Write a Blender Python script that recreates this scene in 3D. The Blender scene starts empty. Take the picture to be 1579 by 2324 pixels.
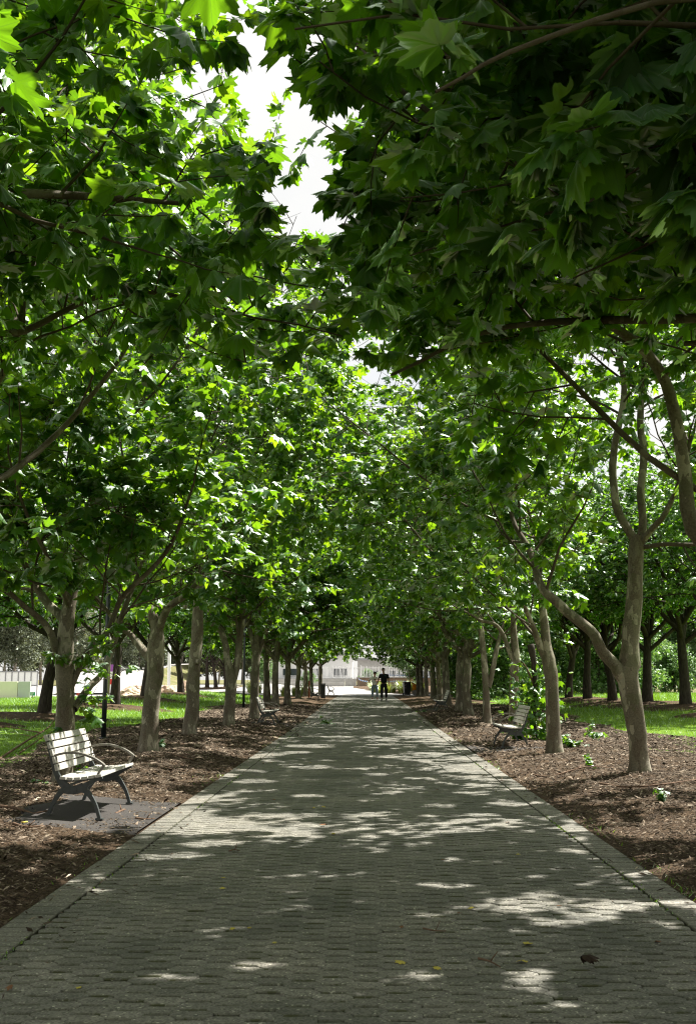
import bpy, bmesh, math, random, time
import numpy as np
from mathutils import Vector, Matrix
T00 = time.time()
SC = bpy.context.scene
COL = SC.collection
R = math.radians
# ------------------------------------------------------------------ camera
CH, FP = 1.32, 2400.0                  # eye height, focal length in 1579x2324 pixels
PITCH = math.atan(379 / FP)
YAW = math.atan(39.5 / FP * math.cos(PITCH))
cam_d = bpy.data.cameras.new("camera"); cam = bpy.data.objects.new("camera", cam_d); COL.objects.link(cam)
cam_d.sensor_fit = 'VERTICAL'; cam_d.sensor_height = 36; cam_d.lens = 36 * FP / 2324
cam_d.clip_start = .05; cam_d.clip_end = 2000
cam.location = (0, 0, CH); cam.rotation_euler = (math.pi / 2 + PITCH, 0, YAW)
SC.camera = cam
# ------------------------------------------------------------------ light
SUN_EL, SUN_AZ = R(56), R(52)         # azimuth measured from +Y (straight ahead) towards +X (right)
w = bpy.data.worlds.new("World"); SC.world = w; w.use_nodes = True
nt = w.node_tree; bg = nt.nodes['Background']
sky = nt.nodes.new('ShaderNodeTexSky'); sky.sky_type = 'NISHITA'; sky.sun_disc = False
sky.sun_elevation = SUN_EL; sky.sun_rotation = SUN_AZ; sky.dust_density = 1.6; sky.air_density = 1.0
# bright summer cloud veil over the blue
tc = nt.nodes.new('ShaderNodeTexCoord'); cn = nt.nodes.new('ShaderNodeTexNoise'); cn.inputs['Scale'].default_value = 2.2; cn.inputs['Detail'].default_value = 6
cr = nt.nodes.new('ShaderNodeValToRGB'); cr.color_ramp.elements[0].position = .30; cr.color_ramp.elements[0].color = (.55, .55, .55, 1); cr.color_ramp.elements[1].position = .55
cm = nt.nodes.new('ShaderNodeMix'); cm.data_type = 'RGBA'; cm.inputs[7].default_value = (7.5, 7.4, 7.1, 1)
nt.links.new(tc.outputs['Generated'], cn.inputs[0]); nt.links.new(cn.outputs[0], cr.inputs[0]); nt.links.new(cr.outputs[0], cm.inputs[0]); nt.links.new(sky.outputs[0], cm.inputs[6]); nt.links.new(cm.outputs[2], bg.inputs[0])
bg.inputs[1].default_value = .05
sd = bpy.data.lights.new("sun", 'SUN'); sun = bpy.data.objects.new("sun", sd); COL.objects.link(sun)
sd.energy = 5.0; sd.angle = R(.55); sd.color = (1, .955, .88)
sv = Vector((math.sin(SUN_AZ) * math.cos(SUN_EL), math.cos(SUN_AZ) * math.cos(SUN_EL), math.sin(SUN_EL)))
sun.rotation_euler = sv.to_track_quat('Z', 'Y').to_euler(); sun.location = sv * 60
SC.view_settings.view_transform = 'Standard'; SC.view_settings.look = 'None'
SC.view_settings.exposure = 1.5; SC.view_settings.gamma = 1; SC.view_settings.use_curve_mapping = False
cy = SC.cycles
cy.use_denoising = True; cy.filter_width = 1.2
cy.max_bounces = 7; cy.diffuse_bounces = 3; cy.glossy_bounces = 2; cy.transmission_bounces = 3; cy.transparent_max_bounces = 4
cy.sample_clamp_indirect = 6; cy.caustics_reflective = False; cy.caustics_refractive = False

# ------------------------------------------------------------------ terrain and pixel helpers
def ss(a, b, v):
    t = np.clip((np.asarray(v, float) - a) / (b - a), 0, 1); return t * t * (3 - 2 * t)
def H(x, y):
    x = np.asarray(x, float); y = np.asarray(y, float); a = np.abs(x)
    h = .12 * ss(25, 58, y) + .45 * ss(84, 112, y)
    h = h + .09 * ss(2.0, 3.3, a) * (1 - ss(66, 74, y))
    h = h + np.where(x < 0, .52 * ss(5.5, 13, a) * ss(12, 48, y) * (1 - ss(30, 44, y) * ss(9.5, 13, a)),
                     .30 * ss(5.5, 12, a) * ss(12, 40, y) * (1 - .6 * ss(16, 30, a)))
    return h
def Hf(x, y): return float(H(x, y))
_cf = Vector((-math.sin(YAW) * math.cos(PITCH), math.cos(YAW) * math.cos(PITCH), math.sin(PITCH)))
_cr = Vector((math.cos(YAW), math.sin(YAW), 0)); _cu = _cr.cross(_cf)
def ray(px, py): return _cf * FP + _cr * (px - 789.5) + _cu * (1162 - py)
def at(px, py, Y):
    d = ray(px, py); return Vector((0, 0, CH)) + d * (Y / d.y)
def hit(px, py):
    Y = 3.0
    while Y < 400:
        p = at(px, py, Y)
        if p.z <= Hf(p.x, p.y): return p
        Y += .05 if Y < 40 else .2
    return at(px, py, 150)

# ------------------------------------------------------------------ mesh helpers
def link(name, me, mat=None, parent=None, smooth=False):
    o = bpy.data.objects.new(name, me); COL.objects.link(o)
    if mat: me.materials.append(mat)
    if parent: o.parent = parent
    return o
def mesh_np(name, V, F, mat, parent=None, smooth=False, attrs=None, midx=None):
    """V (n,3); F list of int arrays (m,k) of polygons of the same size"""
    V = np.ascontiguousarray(V, np.float32)
    F = [np.asarray(f, np.int32) for f in F if len(f)]
    me = bpy.data.meshes.new(name)
    me.vertices.add(len(V)); me.vertices.foreach_set('co', V.ravel())
    nl = sum(f.size for f in F); npoly = sum(len(f) for f in F)
    me.loops.add(nl); me.polygons.add(npoly)
    me.loops.foreach_set('vertex_index', np.concatenate([f.ravel() for f in F]))
    tot = np.concatenate([np.full(len(f), f.shape[1], np.int32) for f in F])
    st = np.concatenate([[0], np.cumsum(tot)[:-1]]).astype(np.int32)
    me.polygons.foreach_set('loop_start', st)
    try: me.polygons.foreach_set('loop_total', tot)
    except Exception: pass
    me.polygons.foreach_set('use_smooth', np.full(npoly, smooth, bool))
    if attrs:
        for k, a in attrs.items():
            a = np.asarray(a, np.float32)
            if a.ndim == 1:
                at_ = me.attributes.new(k, 'FLOAT', 'POINT'); at_.data.foreach_set('value', a)
            else:
                at_ = me.attributes.new(k, 'FLOAT_VECTOR', 'POINT'); at_.data.foreach_set('vector', a.ravel())
    me.update(calc_edges=True); me.validate()
    return link(name, me, mat, parent)
def tag(o, label=None, cat=None, group=None, kind=None):
    if label: o['label'] = label
    if cat: o['category'] = cat
    if group: o['group'] = group
    if kind: o['kind'] = kind
    return o
def empty(name, loc, rz=0, label=None, cat=None, group=None, s=1):
    o = bpy.data.objects.new(name, None); COL.objects.link(o); o.location = loc; o.rotation_euler = (0, 0, rz)
    o.scale = (s, s, s); o.empty_display_size = .3
    return tag(o, label, cat, group)
def copy_tree(o, loc, rz=0, label=None, s=None):
    c = o.copy(); COL.objects.link(c); c.location = loc; c.rotation_euler = (0, 0, rz)
    if s: c.scale = (s, s, s)
    if label: c['label'] = label
    for ch in o.children:
        k = ch.copy(); COL.objects.link(k); k.parent = c
        for g in ch.children:
            q = g.copy(); COL.objects.link(q); q.parent = k
    return c
class MB:
    """collects boxes, tubes, ribbons into one mesh"""
    def __init__(s): s.V = []; s.F = []; s.n = 0
    def add(s, V, F):
        s.V += [tuple(v) for v in V]; s.F += [tuple(i + s.n for i in f) for f in F]; s.n = len(s.V)
    def box(s, c, d, rz=0, rx=0, ry=0, taper=1.0):
        M = Matrix.Rotation(rz, 3, 'Z') @ Matrix.Rotation(ry, 3, 'Y') @ Matrix.Rotation(rx, 3, 'X'); V = []
        for k in (-1, 1):
            t = taper if k > 0 else 1
            for i, j in ((-1, -1), (1, -1), (1, 1), (-1, 1)):
                V.append(Vector(c) + M @ Vector((i * d[0] / 2 * t, j * d[1] / 2 * t, k * d[2] / 2)))
        s.add(V, [(0, 3, 2, 1), (4, 5, 6, 7), (0, 1, 5, 4), (1, 2, 6, 5), (2, 3, 7, 6), (3, 0, 4, 7)])
    def tube(s, P, rad, k=8, cap=True):
        P = [Vector(p) for p in P]; n = len(P)
        if not hasattr(rad, '__len__'): rad = [rad] * n
        V = []
        for i, p in enumerate(P):
            t = (P[min(i + 1, n - 1)] - P[max(i - 1, 0)]).normalized()
            a = t.cross(Vector((0, 0, 1)) if abs(t.z) < .95 else Vector((0, 1, 0))).normalized(); b = t.cross(a)
            for j in range(k):
                q = 2 * math.pi * j / k; V.append(p + (a * math.cos(q) + b * math.sin(q)) * rad[i])
        F = [(i * k + j, i * k + (j + 1) % k, (i + 1) * k + (j + 1) % k, (i + 1) * k + j) for i in range(n - 1) for j in range(k)]
        if cap: F += [tuple(range(k))[::-1], tuple((n - 1) * k + j for j in range(k))]
        s.add(V, F)
    def ribbon(s, P, W, y0, y1):
        """profile strip in xz (list of (x,z)), width W per point, extruded from y0 to y1"""
        P = [Vector((p[0], 0, p[1])) for p in P]; n = len(P); V = []
        if not hasattr(W, '__len__'): W = [W] * n
        for i, p in enumerate(P):
            t = (P[min(i + 1, n - 1)] - P[max(i - 1, 0)]).normalized(); q = Vector((-t.z, 0, t.x)) * W[i] / 2
            for v in (p + q, p - q):
                for y in (y0, y1): V.append((v.x, y, v.z))
        F = []
        for i in range(n - 1):
            a = i * 4; b = a + 4
            F += [(a, b, b + 1, a + 1), (a + 2, a + 3, b + 3, b + 2), (a, a + 2, b + 2, b), (a + 1, b + 1, b + 3, a + 3)]
        F += [(0, 1, 3, 2), (n * 4 - 4, n * 4 - 2, n * 4 - 1, n * 4 - 3)]
        s.add(V, F)
    def sphere(s, c, r, nu=10, nv=7, sc=(1, 1, 1)):
        V = [(c[0], c[1], c[2] - r * sc[2])]
        for i in range(1, nv):
            t = -math.pi / 2 + math.pi * i / nv
            for j in range(nu):
                p = 2 * math.pi * j / nu
                V.append((c[0] + r * sc[0] * math.cos(t) * math.cos(p), c[1] + r * sc[1] * math.cos(t) * math.sin(p), c[2] + r * sc[2] * math.sin(t)))
        V.append((c[0], c[1], c[2] + r * sc[2])); F = []
        for j in range(nu):
            F.append((0, 1 + (j + 1) % nu, 1 + j)); F.append((len(V) - 1, len(V) - 1 - nu + j, len(V) - 1 - nu + (j + 1) % nu))
        for i in range(nv - 2):
            for j in range(nu):
                a = 1 + i * nu + j; b = 1 + i * nu + (j + 1) % nu; F.append((a, b, b + nu, a + nu))
        s.add(V, F)
    def build(s, name, mat, parent=None, smooth=False, bevel=0):
        me = bpy.data.meshes.new(name); me.from_pydata(s.V, [], s.F); me.update()
        if bevel:
            bm = bmesh.new(); bm.from_mesh(me)
            bmesh.ops.bevel(bm, geom=[e for e in bm.edges if len(e.link_faces) == 2 and e.calc_face_angle(0) > .6], offset=bevel, segments=2, affect='EDGES', profile=.6)
            bm.to_mesh(me); bm.free()
        if smooth: me.polygons.foreach_set('use_smooth', [True] * len(me.polygons))
        return link(name, me, mat, parent)
def curve(P, n):
    """Catmull-Rom through points (any dimension)"""
    P = [np.array(p, float) for p in P]; P = [2 * P[0] - P[1]] + P + [2 * P[-1] - P[-2]]; out = []
    m = len(P) - 3
    for i in range(n):
        t = i / (n - 1) * m; k = min(int(t), m - 1); t -= k
        a, b, c, d = P[k:k + 4]
        out.append(.5 * (2 * b + (c - a) * t + (2 * a - 5 * b + 4 * c - d) * t * t + (-a + 3 * b - 3 * c + d) * t ** 3))
    return out

# ------------------------------------------------------------------ materials
class NM:
    def __init__(s, name):
        s.m = bpy.data.materials.new(name); s.m.use_nodes = True; s.t = s.m.node_tree; s.n = s.t.nodes
        s.p = s.n['Principled BSDF']; s.out = s.n['Material Output']
    def N(s, typ, **kw):
        n = s.n.new('ShaderNode' + typ)
        for k, v in kw.items():
            if k.startswith('i_'):
                key = k[2:]; key = int(key) if key.isdigit() else key
                s.set(n.inputs[key], v)
            else: setattr(n, k, v)
        return n
    def set(s, inp, v):
        if isinstance(v, bpy.types.NodeSocket): s.t.links.new(v, inp)
        elif isinstance(v, bpy.types.Node): s.t.links.new(v.outputs[0], inp)
        else:
            if isinstance(v, tuple) and len(v) == 3 and inp.type == 'RGBA': v = v + (1,)
            inp.default_value = v
    def obj(s): return s.N('TexCoord').outputs['Object']
    def pos(s): return s.N('NewGeometry').outputs['Position']
    def noise(s, vec, scale, detail=4, rough=.55): 
        n = s.N('TexNoise', i_Scale=scale, i_Detail=detail, i_Roughness=rough); s.set(n.inputs['Vector'], vec); return n.outputs['Fac']
    def ramp(s, fac, stops, interp='LINEAR'):
        n = s.N('ValToRGB'); n.color_ramp.interpolation = interp; e = n.color_ramp.elements
        while len(e) > 1: e.remove(e[-1])
        e[0].position, e[0].color = stops[0][0], tuple(stops[0][1]) + (1,)
        for p, c in stops[1:]:
            q = e.new(p); q.color = tuple(c) + (1,)
        s.set(n.inputs[0], fac); return n.outputs[0]
    def math(s, op, a, b=None, c=None, clamp=False):
        n = s.N('Math', operation=op, use_clamp=clamp); s.set(n.inputs[0], a)
        if b is not None: s.set(n.inputs[1], b)
        if c is not None: s.set(n.inputs[2], c)
        return n.outputs[0]
    def mix(s, f, a, b, mode='MIX'):
        n = s.N('Mix', data_type='RGBA', blend_type=mode); s.set(n.inputs[0], f); s.set(n.inputs[6], a); s.set(n.inputs[7], b); return n.outputs[2]
    def attr(s, name): return s.N('Attribute', attribute_name=name)
    def bump(s, h, strength=.3, dist=.01):
        b = s.N('Bump', i_Strength=strength, i_Distance=dist); s.set(b.inputs['Height'], h); s.set(s.p.inputs['Normal'], b.outputs[0]); return b.outputs[0]
    def fin(s, col, rough=.8, spec=.3, metal=0):
        s.set(s.p.inputs['Base Color'], col); s.set(s.p.inputs['Roughness'], rough)
        s.p.inputs['Specular IOR Level'].default_value = spec; s.p.inputs['Metallic'].default_value = metal
        return s.m
def plain(name, col, rough=.6, spec=.4, metal=0, var=.12, scale=9):
    a = NM(name); f = a.noise(a.obj(), scale, 5)
    c = a.ramp(f, [(.3, [v * (1 - var) for v in col]), (.7, [min(1, v * (1 + var)) for v in col])])
    a.bump(f, .12, .004); return a.fin(c, rough, spec, metal)

def leaf_mat(name, dark, light, trans, vein=False, under=(.045, .092, .028), gloss=.42, tf=.46):
    a = NM(name); a.n.remove(a.p)
    r = a.attr('rnd').outputs['Fac']
    col = a.ramp(r, [(0, dark), (1, light)])
    tcol = a.ramp(r, [(0, [c * .5 for c in trans]), (.5, trans), (1, [min(.9, trans[0] * 1.45), trans[1] * 1.1, trans[2]])])
    if vein:
        uv = a.attr('luv').outputs['Vector']; sp = a.N('SeparateXYZ'); a.set(sp.inputs[0], uv)
        th = a.math('ABSOLUTE', a.math('ARCTAN2', sp.outputs[0], sp.outputs[1]))
        pp = a.math('PINGPONG', th, .358)
        rr = a.math('POWER', a.math('ADD', a.math('MULTIPLY', sp.outputs[0], sp.outputs[0]), a.math('MULTIPLY', sp.outputs[1], sp.outputs[1])), .5)
        d = a.math('MULTIPLY', pp, rr)
        main = a.math('LESS_THAN', d, .011)
        # side veins leave the main ones at a slant
        sv_ = a.math('PINGPONG', a.math('SUBTRACT', rr, a.math('MULTIPLY', d, 1.2)), .055)
        side = a.math('MULTIPLY', a.math('LESS_THAN', sv_, .0045), .5)
        vm = a.math('MULTIPLY', a.math('MAXIMUM', main, side), .55)
        col = a.mix(vm, col, (.16, .21, .06)); tcol = a.mix(a.math('MULTIPLY', vm, .6), tcol, (.10, .20, .03))
    back = a.N('NewGeometry').outputs['Backfacing']
    col = a.mix(back, col, under)
    df = a.N('BsdfDiffuse', i_Color=col); tr = a.N('BsdfTranslucent', i_Color=tcol)
    m1 = a.N('MixShader', i_0=tf); a.set(m1.inputs[1], df); a.set(m1.inputs[2], tr)
    gl = a.N('BsdfGlossy', i_Roughness=gloss, i_Color=(.9, 1, .9))
    fr = a.N('Fresnel', i_IOR=1.36)
    fac = a.math('MULTIPLY', fr.outputs[0], a.math('SUBTRACT', 1, a.math('MULTIPLY', back, .65)))
    m2 = a.N('MixShader'); a.set(m2.inputs[0], fac); a.set(m2.inputs[1], m1); a.set(m2.inputs[2], gl)
    a.set(a.out.inputs[0], m2)
    return a.m
M = {}
M['leaf'] = leaf_mat('plane_leaf', (.013, .066, .017), (.044, .128, .022), (.29, .60, .012))
M['leaf_near'] = leaf_mat('plane_leaf_veined', (.013, .062, .018), (.040, .118, .022), (.26, .57, .012), vein=True)
M['leaf_small'] = leaf_mat('small_leaf', (.018, .060, .008), (.045, .12, .012), (.20, .48, .01))
M['leaf_shrub'] = leaf_mat('shrub_leaf', (.07, .15, .04), (.16, .27, .08), (.22, .44, .07), tf=.38)
M['leaf_gum'] = leaf_mat('gum_leaf', (.07, .085, .05), (.13, .15, .08), (.16, .20, .07), under=(.13, .15, .09), tf=.25)
M['blade'] = leaf_mat('grass_blade', (.10, .22, .015), (.20, .36, .03), (.30, .55, .02), under=(.13, .26, .02), gloss=.8, tf=.35)
M['reed'] = leaf_mat('strappy_leaf', (.16, .24, .04), (.34, .40, .08), (.36, .46, .06), under=(.2, .28, .06), tf=.35)

a = NM('plane_bark'); v = a.obj(); sv3 = a.N('Mapping'); sv3.inputs['Scale'].default_value = (1, 1, .45); a.set(sv3.inputs[0], v)
n1 = a.noise(sv3.outputs[0], 7, 3, .5); n2 = a.noise(sv3.outputs[0], 3.1, 3, .55); n3 = a.noise(v, 55, 4, .6)
vo = a.N('TexVoronoi', i_Scale=9.0); a.set(vo.inputs['Vector'], a.mix(.12, sv3.outputs[0], a.N('TexNoise', i_Scale=11.0).outputs['Color']))
c0 = a.ramp(n2, [(.35, (.080, .070, .048)), (.5, (.130, .115, .080)), (.66, (.21, .19, .14))])
pale = a.math('GREATER_THAN', n1, .585); dk = a.math('LESS_THAN', n1, .44)
c1 = a.mix(a.math('MULTIPLY', pale, .75), c0, (.46, .43, .33)); c1 = a.mix(a.math('MULTIPLY', dk, .85), c1, (.075, .055, .036))
c1 = a.mix(.35, c1, a.ramp(n3, [(.3, (.07, .06, .045)), (.7, (.32, .28, .21))]))
spot = a.math('LESS_THAN', vo.outputs['Distance'], .06)
c1 = a.mix(a.math('MULTIPLY', spot, .8), c1, (.04, .03, .02))
lo = a.N('SeparateXYZ'); a.set(lo.inputs[0], a.pos())
moss = a.math('MULTIPLY', a.math('GREATER_THAN', a.noise(v, 2.3, 3), .56), .35)
c1 = a.mix(moss, c1, (.09, .10, .045))
thin = a.math('SUBTRACT', 1, a.math('DIVIDE', a.attr('rad').outputs['Fac'], .045), clamp=True)
isw = a.math('GREATER_THAN', a.attr('rad').outputs['Fac'], .0001)
c1 = a.mix(a.math('MULTIPLY', a.math('POWER', thin, .6), isw), c1, (.062, .045, .030))
hgt = a.math('ADD', a.math('MULTIPLY', n3, .5), a.math('ADD', a.math('MULTIPLY', pale, -.35), a.math('MULTIPLY', dk, .25)))
a.bump(hgt, .7, .012); M['bark'] = a.fin(c1, .85, .2)
a = NM('dark_bark'); mp = a.N('Mapping'); mp.inputs['Scale'].default_value = (1, 1, .2); a.set(mp.inputs[0], a.obj())
n1 = a.noise(mp.outputs[0], 28, 4, .6); a.bump(n1, .9, .02)
M['bark_dark'] = a.fin(a.ramp(n1, [(.3, (.022, .018, .014)), (.7, (.075, .062, .05))]), .9, .15)
a = NM('gum_bark'); n1 = a.noise(a.obj(), 3, 4); M['bark_gum'] = a.fin(a.ramp(n1, [(.3, (.16, .13, .10)), (.7, (.42, .38, .32))]), .85, .15)

def paver_mat(name, c_lo, c_hi, moss_amt):
    a = NM(name); p = a.pos(); r = a.attr('rnd').outputs['Fac']; e = a.attr('edge').outputs['Fac']
    base = a.ramp(r, [(0, c_lo), (1, c_hi)])
    sp = a.N('TexVoronoi', i_Scale=110.0); a.set(sp.inputs['Vector'], p)
    agg = a.ramp(sp.outputs['Color'], [(.0, (.35, .35, .35)), (.55, (.95, .95, .95)), (.86, (1.2, 1.2, 1.2)), (.93, (2.6, 2.65, 2.5))])
    c = a.mix(1, base, agg, 'MULTIPLY')
    big = a.noise(p, 1.3, 4); c = a.mix(1, c, a.ramp(big, [(.3, (.62, .64, .62)), (.48, (.98, .98, .96)), (.7, (1.18, 1.15, 1.10))]), 'MULTIPLY')
    mo = a.math('MULTIPLY', a.math('GREATER_THAN', a.noise(p, 4.5, 5, .7), .56), moss_amt)
    edge = a.math('MULTIPLY', e, a.math('ADD', mo, .45), clamp=True)
    c = a.mix(edge, c, (.055, .058, .022))
    f = a.noise(p, 240, 3, .7); a.bump(a.math('ADD', a.math('MULTIPLY', f, .5), a.math('MULTIPLY', sp.outputs['Distance'], .6)), .55, .004)
    return a.fin(c, a.math('ADD', .62, a.math('MULTIPLY', f, .2)), .35)
M['paver'] = paver_mat('concrete_paver', (.150, .145, .125), (.225, .215, .188), .6)
M['band'] = paver_mat('kerb_paver', (.17, .162, .14), (.225, .213, .185), .25)
a = NM('joint_sand'); p = a.pos(); n1 = a.noise(p, 14, 6, .7); n2 = a.noise(p, 90, 4, .7)
c = a.ramp(n1, [(.38, (.040, .026, .016)), (.50, (.06, .042, .022)), (.58, (.055, .08, .015))]); a.bump(n2, 1, .01); M['joint'] = a.fin(c, .95, .1)
a = NM('soil_mulch'); p = a.pos(); n1 = a.noise(p, 40, 6, .75); n2 = a.noise(p, 1.1, 4)
c = a.ramp(n1, [(.32, (.018, .013, .008)), (.48, (.078, .053, .033)), (.60, (.17, .123, .08)), (.72, (.36, .29, .21))])
c = a.mix(1, c, a.ramp(n2, [(.35, (.75, .72, .7)), (.65, (1.2, 1.15, 1.1))]), 'MULTIPLY')
a.bump(n1, 1, .05); M['mulch'] = a.fin(c, .95, .12)
a = NM('wood_chip'); r = a.attr('rnd').outputs['Fac']
c = a.ramp(r, [(0, (.024, .016, .010)), (.3, (.078, .058, .040)), (.6, (.18, .142, .105)), (.86, (.34, .27, .20)), (1, (.70, .60, .46))])
M['chip'] = a.fin(c, .9, .15)
a = NM('turf'); p = a.pos(); n1 = a.noise(p, 30, 5, .7); n2 = a.noise(p, .5, 4)
c = a.ramp(n1, [(.3, (.06, .13, .012)), (.5, (.12, .23, .02)), (.7, (.19, .32, .03))])
c = a.mix(1, c, a.ramp(n2, [(.35, (.85, .9, .8)), (.65, (1.15, 1.05, .95))]), 'MULTIPLY'); a.bump(n1, 1, .05); M['turf'] = a.fin(c, .9, .15)
a = NM('asphalt'); p = a.pos(); n1 = a.noise(p, 220, 4, .8); n2 = a.noise(p, 1.4, 4)
c = a.ramp(n1, [(.35, (.022, .021, .020)), (.6, (.058, .053, .050)), (.72, (.12, .115, .11))]); c = a.mix(1, c, a.ramp(n2, [(.35, (.8, .78, .76)), (.65, (1.2, 1.18, 1.15))]), 'MULTIPLY')
a.bump(n1, .6, .005); M['asphalt'] = a.fin(c, .85, .25)
a = NM('pale_paving'); p = a.pos(); n1 = a.noise(p, 2.2, 5, .6); M['plaza'] = a.fin(a.ramp(n1, [(.3, (.27, .26, .25)), (.7, (.40, .385, .37))]), .8, .3)
a = NM('dry_earth'); p = a.pos(); n1 = a.noise(p, .6, 6, .7); M['earth'] = a.fin(a.ramp(n1, [(.35, (.09, .11, .035)), (.55, (.16, .15, .07)), (.7, (.24, .2, .13))]), .95, .1)
a = NM('tan_rock'); v = a.obj(); n1 = a.noise(v, 1.6, 6, .65); a.bump(n1, 1, .12); M['rock'] = a.fin(a.ramp(n1, [(.3, (.16, .095, .065)), (.5, (.42, .31, .23)), (.7, (.62, .52, .42))]), .9, .2)
a = NM('weathered_slat'); v = a.obj(); mp = a.N('Mapping'); mp.inputs['Scale'].default_value = (8, 1, 8); a.set(mp.inputs[0], v)
n1 = a.noise(mp.outputs[0], 9, 5, .6); a.bump(n1, .25, .002); M['slat'] = a.fin(a.ramp(n1, [(.3, (.40, .385, .345)), (.7, (.56, .545, .50))]), .5, .35)
M['iron'] = plain('cast_iron', (.055, .062, .062), .5, .5, 0, .3, 30)
M['arm'] = plain('worn_iron', (.20, .185, .16), .42, .5, .3, .3, 25)
M['screw'] = plain('steel_screw', (.10, .095, .09), .4, .5, .6)
M['black'] = plain('black_paint', (.014, .018, .02), .4, .5)
M['white'] = plain('white_paint', (.78, .78, .78), .5, .4, 0, .05)
M['concrete'] = plain('pale_concrete', (.42, .41, .39), .85, .2, 0, .12, 3)
M['cream'] = plain('cream_panel', (.80, .76, .66), .8, .2, 0, .04, 2)
M['greyp'] = plain('grey_panel', (.55, .56, .58), .8, .2, 0, .04, 2)
M['brownwall'] = plain('brown_wall', (.27, .20, .145), .85, .2, 0, .12, 3)
M['terra'] = plain('terracotta_panel', (.23, .125, .075), .85, .2, 0, .25, 12)
M['roof'] = plain('grey_roof', (.24, .24, .25), .6, .3)
M['glass'] = plain('dark_window', (.03, .04, .05), .1, .6)
M['yellow'] = plain('yellow_sign', (.72, .43, .03), .6, .3, 0, .04)
M['ink'] = plain('dark_ink', (.03, .025, .02), .7, .2)
M['greens'] = plain('green_sign', (.02, .30, .17), .5, .4, 0, .04)
M['red'] = plain('red_paint', (.60, .03, .03), .5, .4)
M['orange'] = plain('orange_cloth', (.85, .33, .02), .7, .2, 0, .12, 5)
M['purple'] = plain('purple_print', (.32, .10, .42), .7, .2)
M['blue'] = plain('blue_print', (.05, .22, .55), .6, .3)
M['binp'] = plain('bin_plastic', (.035, .038, .045), .45, .45, 0, .25, 20)
M['lid'] = plain('bin_lid', (.14, .045, .028), .5, .4)
M['rust'] = plain('rusty_steel', (.17, .06, .03), .85, .2, 0, .3, 14)
M['twig'] = plain('dead_twig', (.14, .09, .06), .9, .15, 0, .35, 30)
M['skin'] = plain('skin', (.36, .20, .135), .55, .4, 0, .06)
M['hair'] = plain('dark_hair', (.012, .009, .008), .55, .4)
M['tee_grey'] = plain('grey_tee', (.62, .61, .60), .9, .1, 0, .12, 40)
M['tee_black'] = plain('black_tee', (.010, .010, .012), .9, .15)
M['jeans'] = plain('pale_jeans', (.15, .20, .24), .9, .1, 0, .2, 20)
M['trouser'] = plain('black_trousers', (.012, .012, .016), .85, .15)
M['shoe_b'] = plain('brown_shoe', (.12, .05, .03), .6, .3)
M['tyre'] = plain('rubber', (.02, .02, .02), .8, .2)

# ------------------------------------------------------------------ ground sheets
def sheet(name, xs, ys, zoff, mat, kind='structure', edge=None):
    X, Y = np.meshgrid(xs, ys); Z = H(X, Y) + zoff
    V = np.stack([X, Y, Z], -1).reshape(-1, 3); nx, ny = len(xs), len(ys)
    i = np.arange(ny - 1)[:, None] * nx + np.arange(nx - 1)[None]; i = i.ravel()
    o = mesh_np(name, V, [np.stack([i, i + 1, i + nx + 1, i + nx], 1)], mat, None, True); return tag(o, kind=kind)
g = np.concatenate([-np.geomspace(500, 20, 18), np.arange(-18, 18.1, 1.0), np.geomspace(20, 500, 18)])
sheet('ground', g, np.concatenate([np.arange(-14, 130, 2.0), np.geomspace(130, 900, 20)]), -.10, M['earth'])
PW, PI_, PE = 1.96, 1.74, 76.0        # path half width, inner band edge, far end
sheet('path_bed', np.linspace(-PW, PW, 9), np.arange(-9, PE + .1, .5), -.035, M['joint'])

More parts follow.
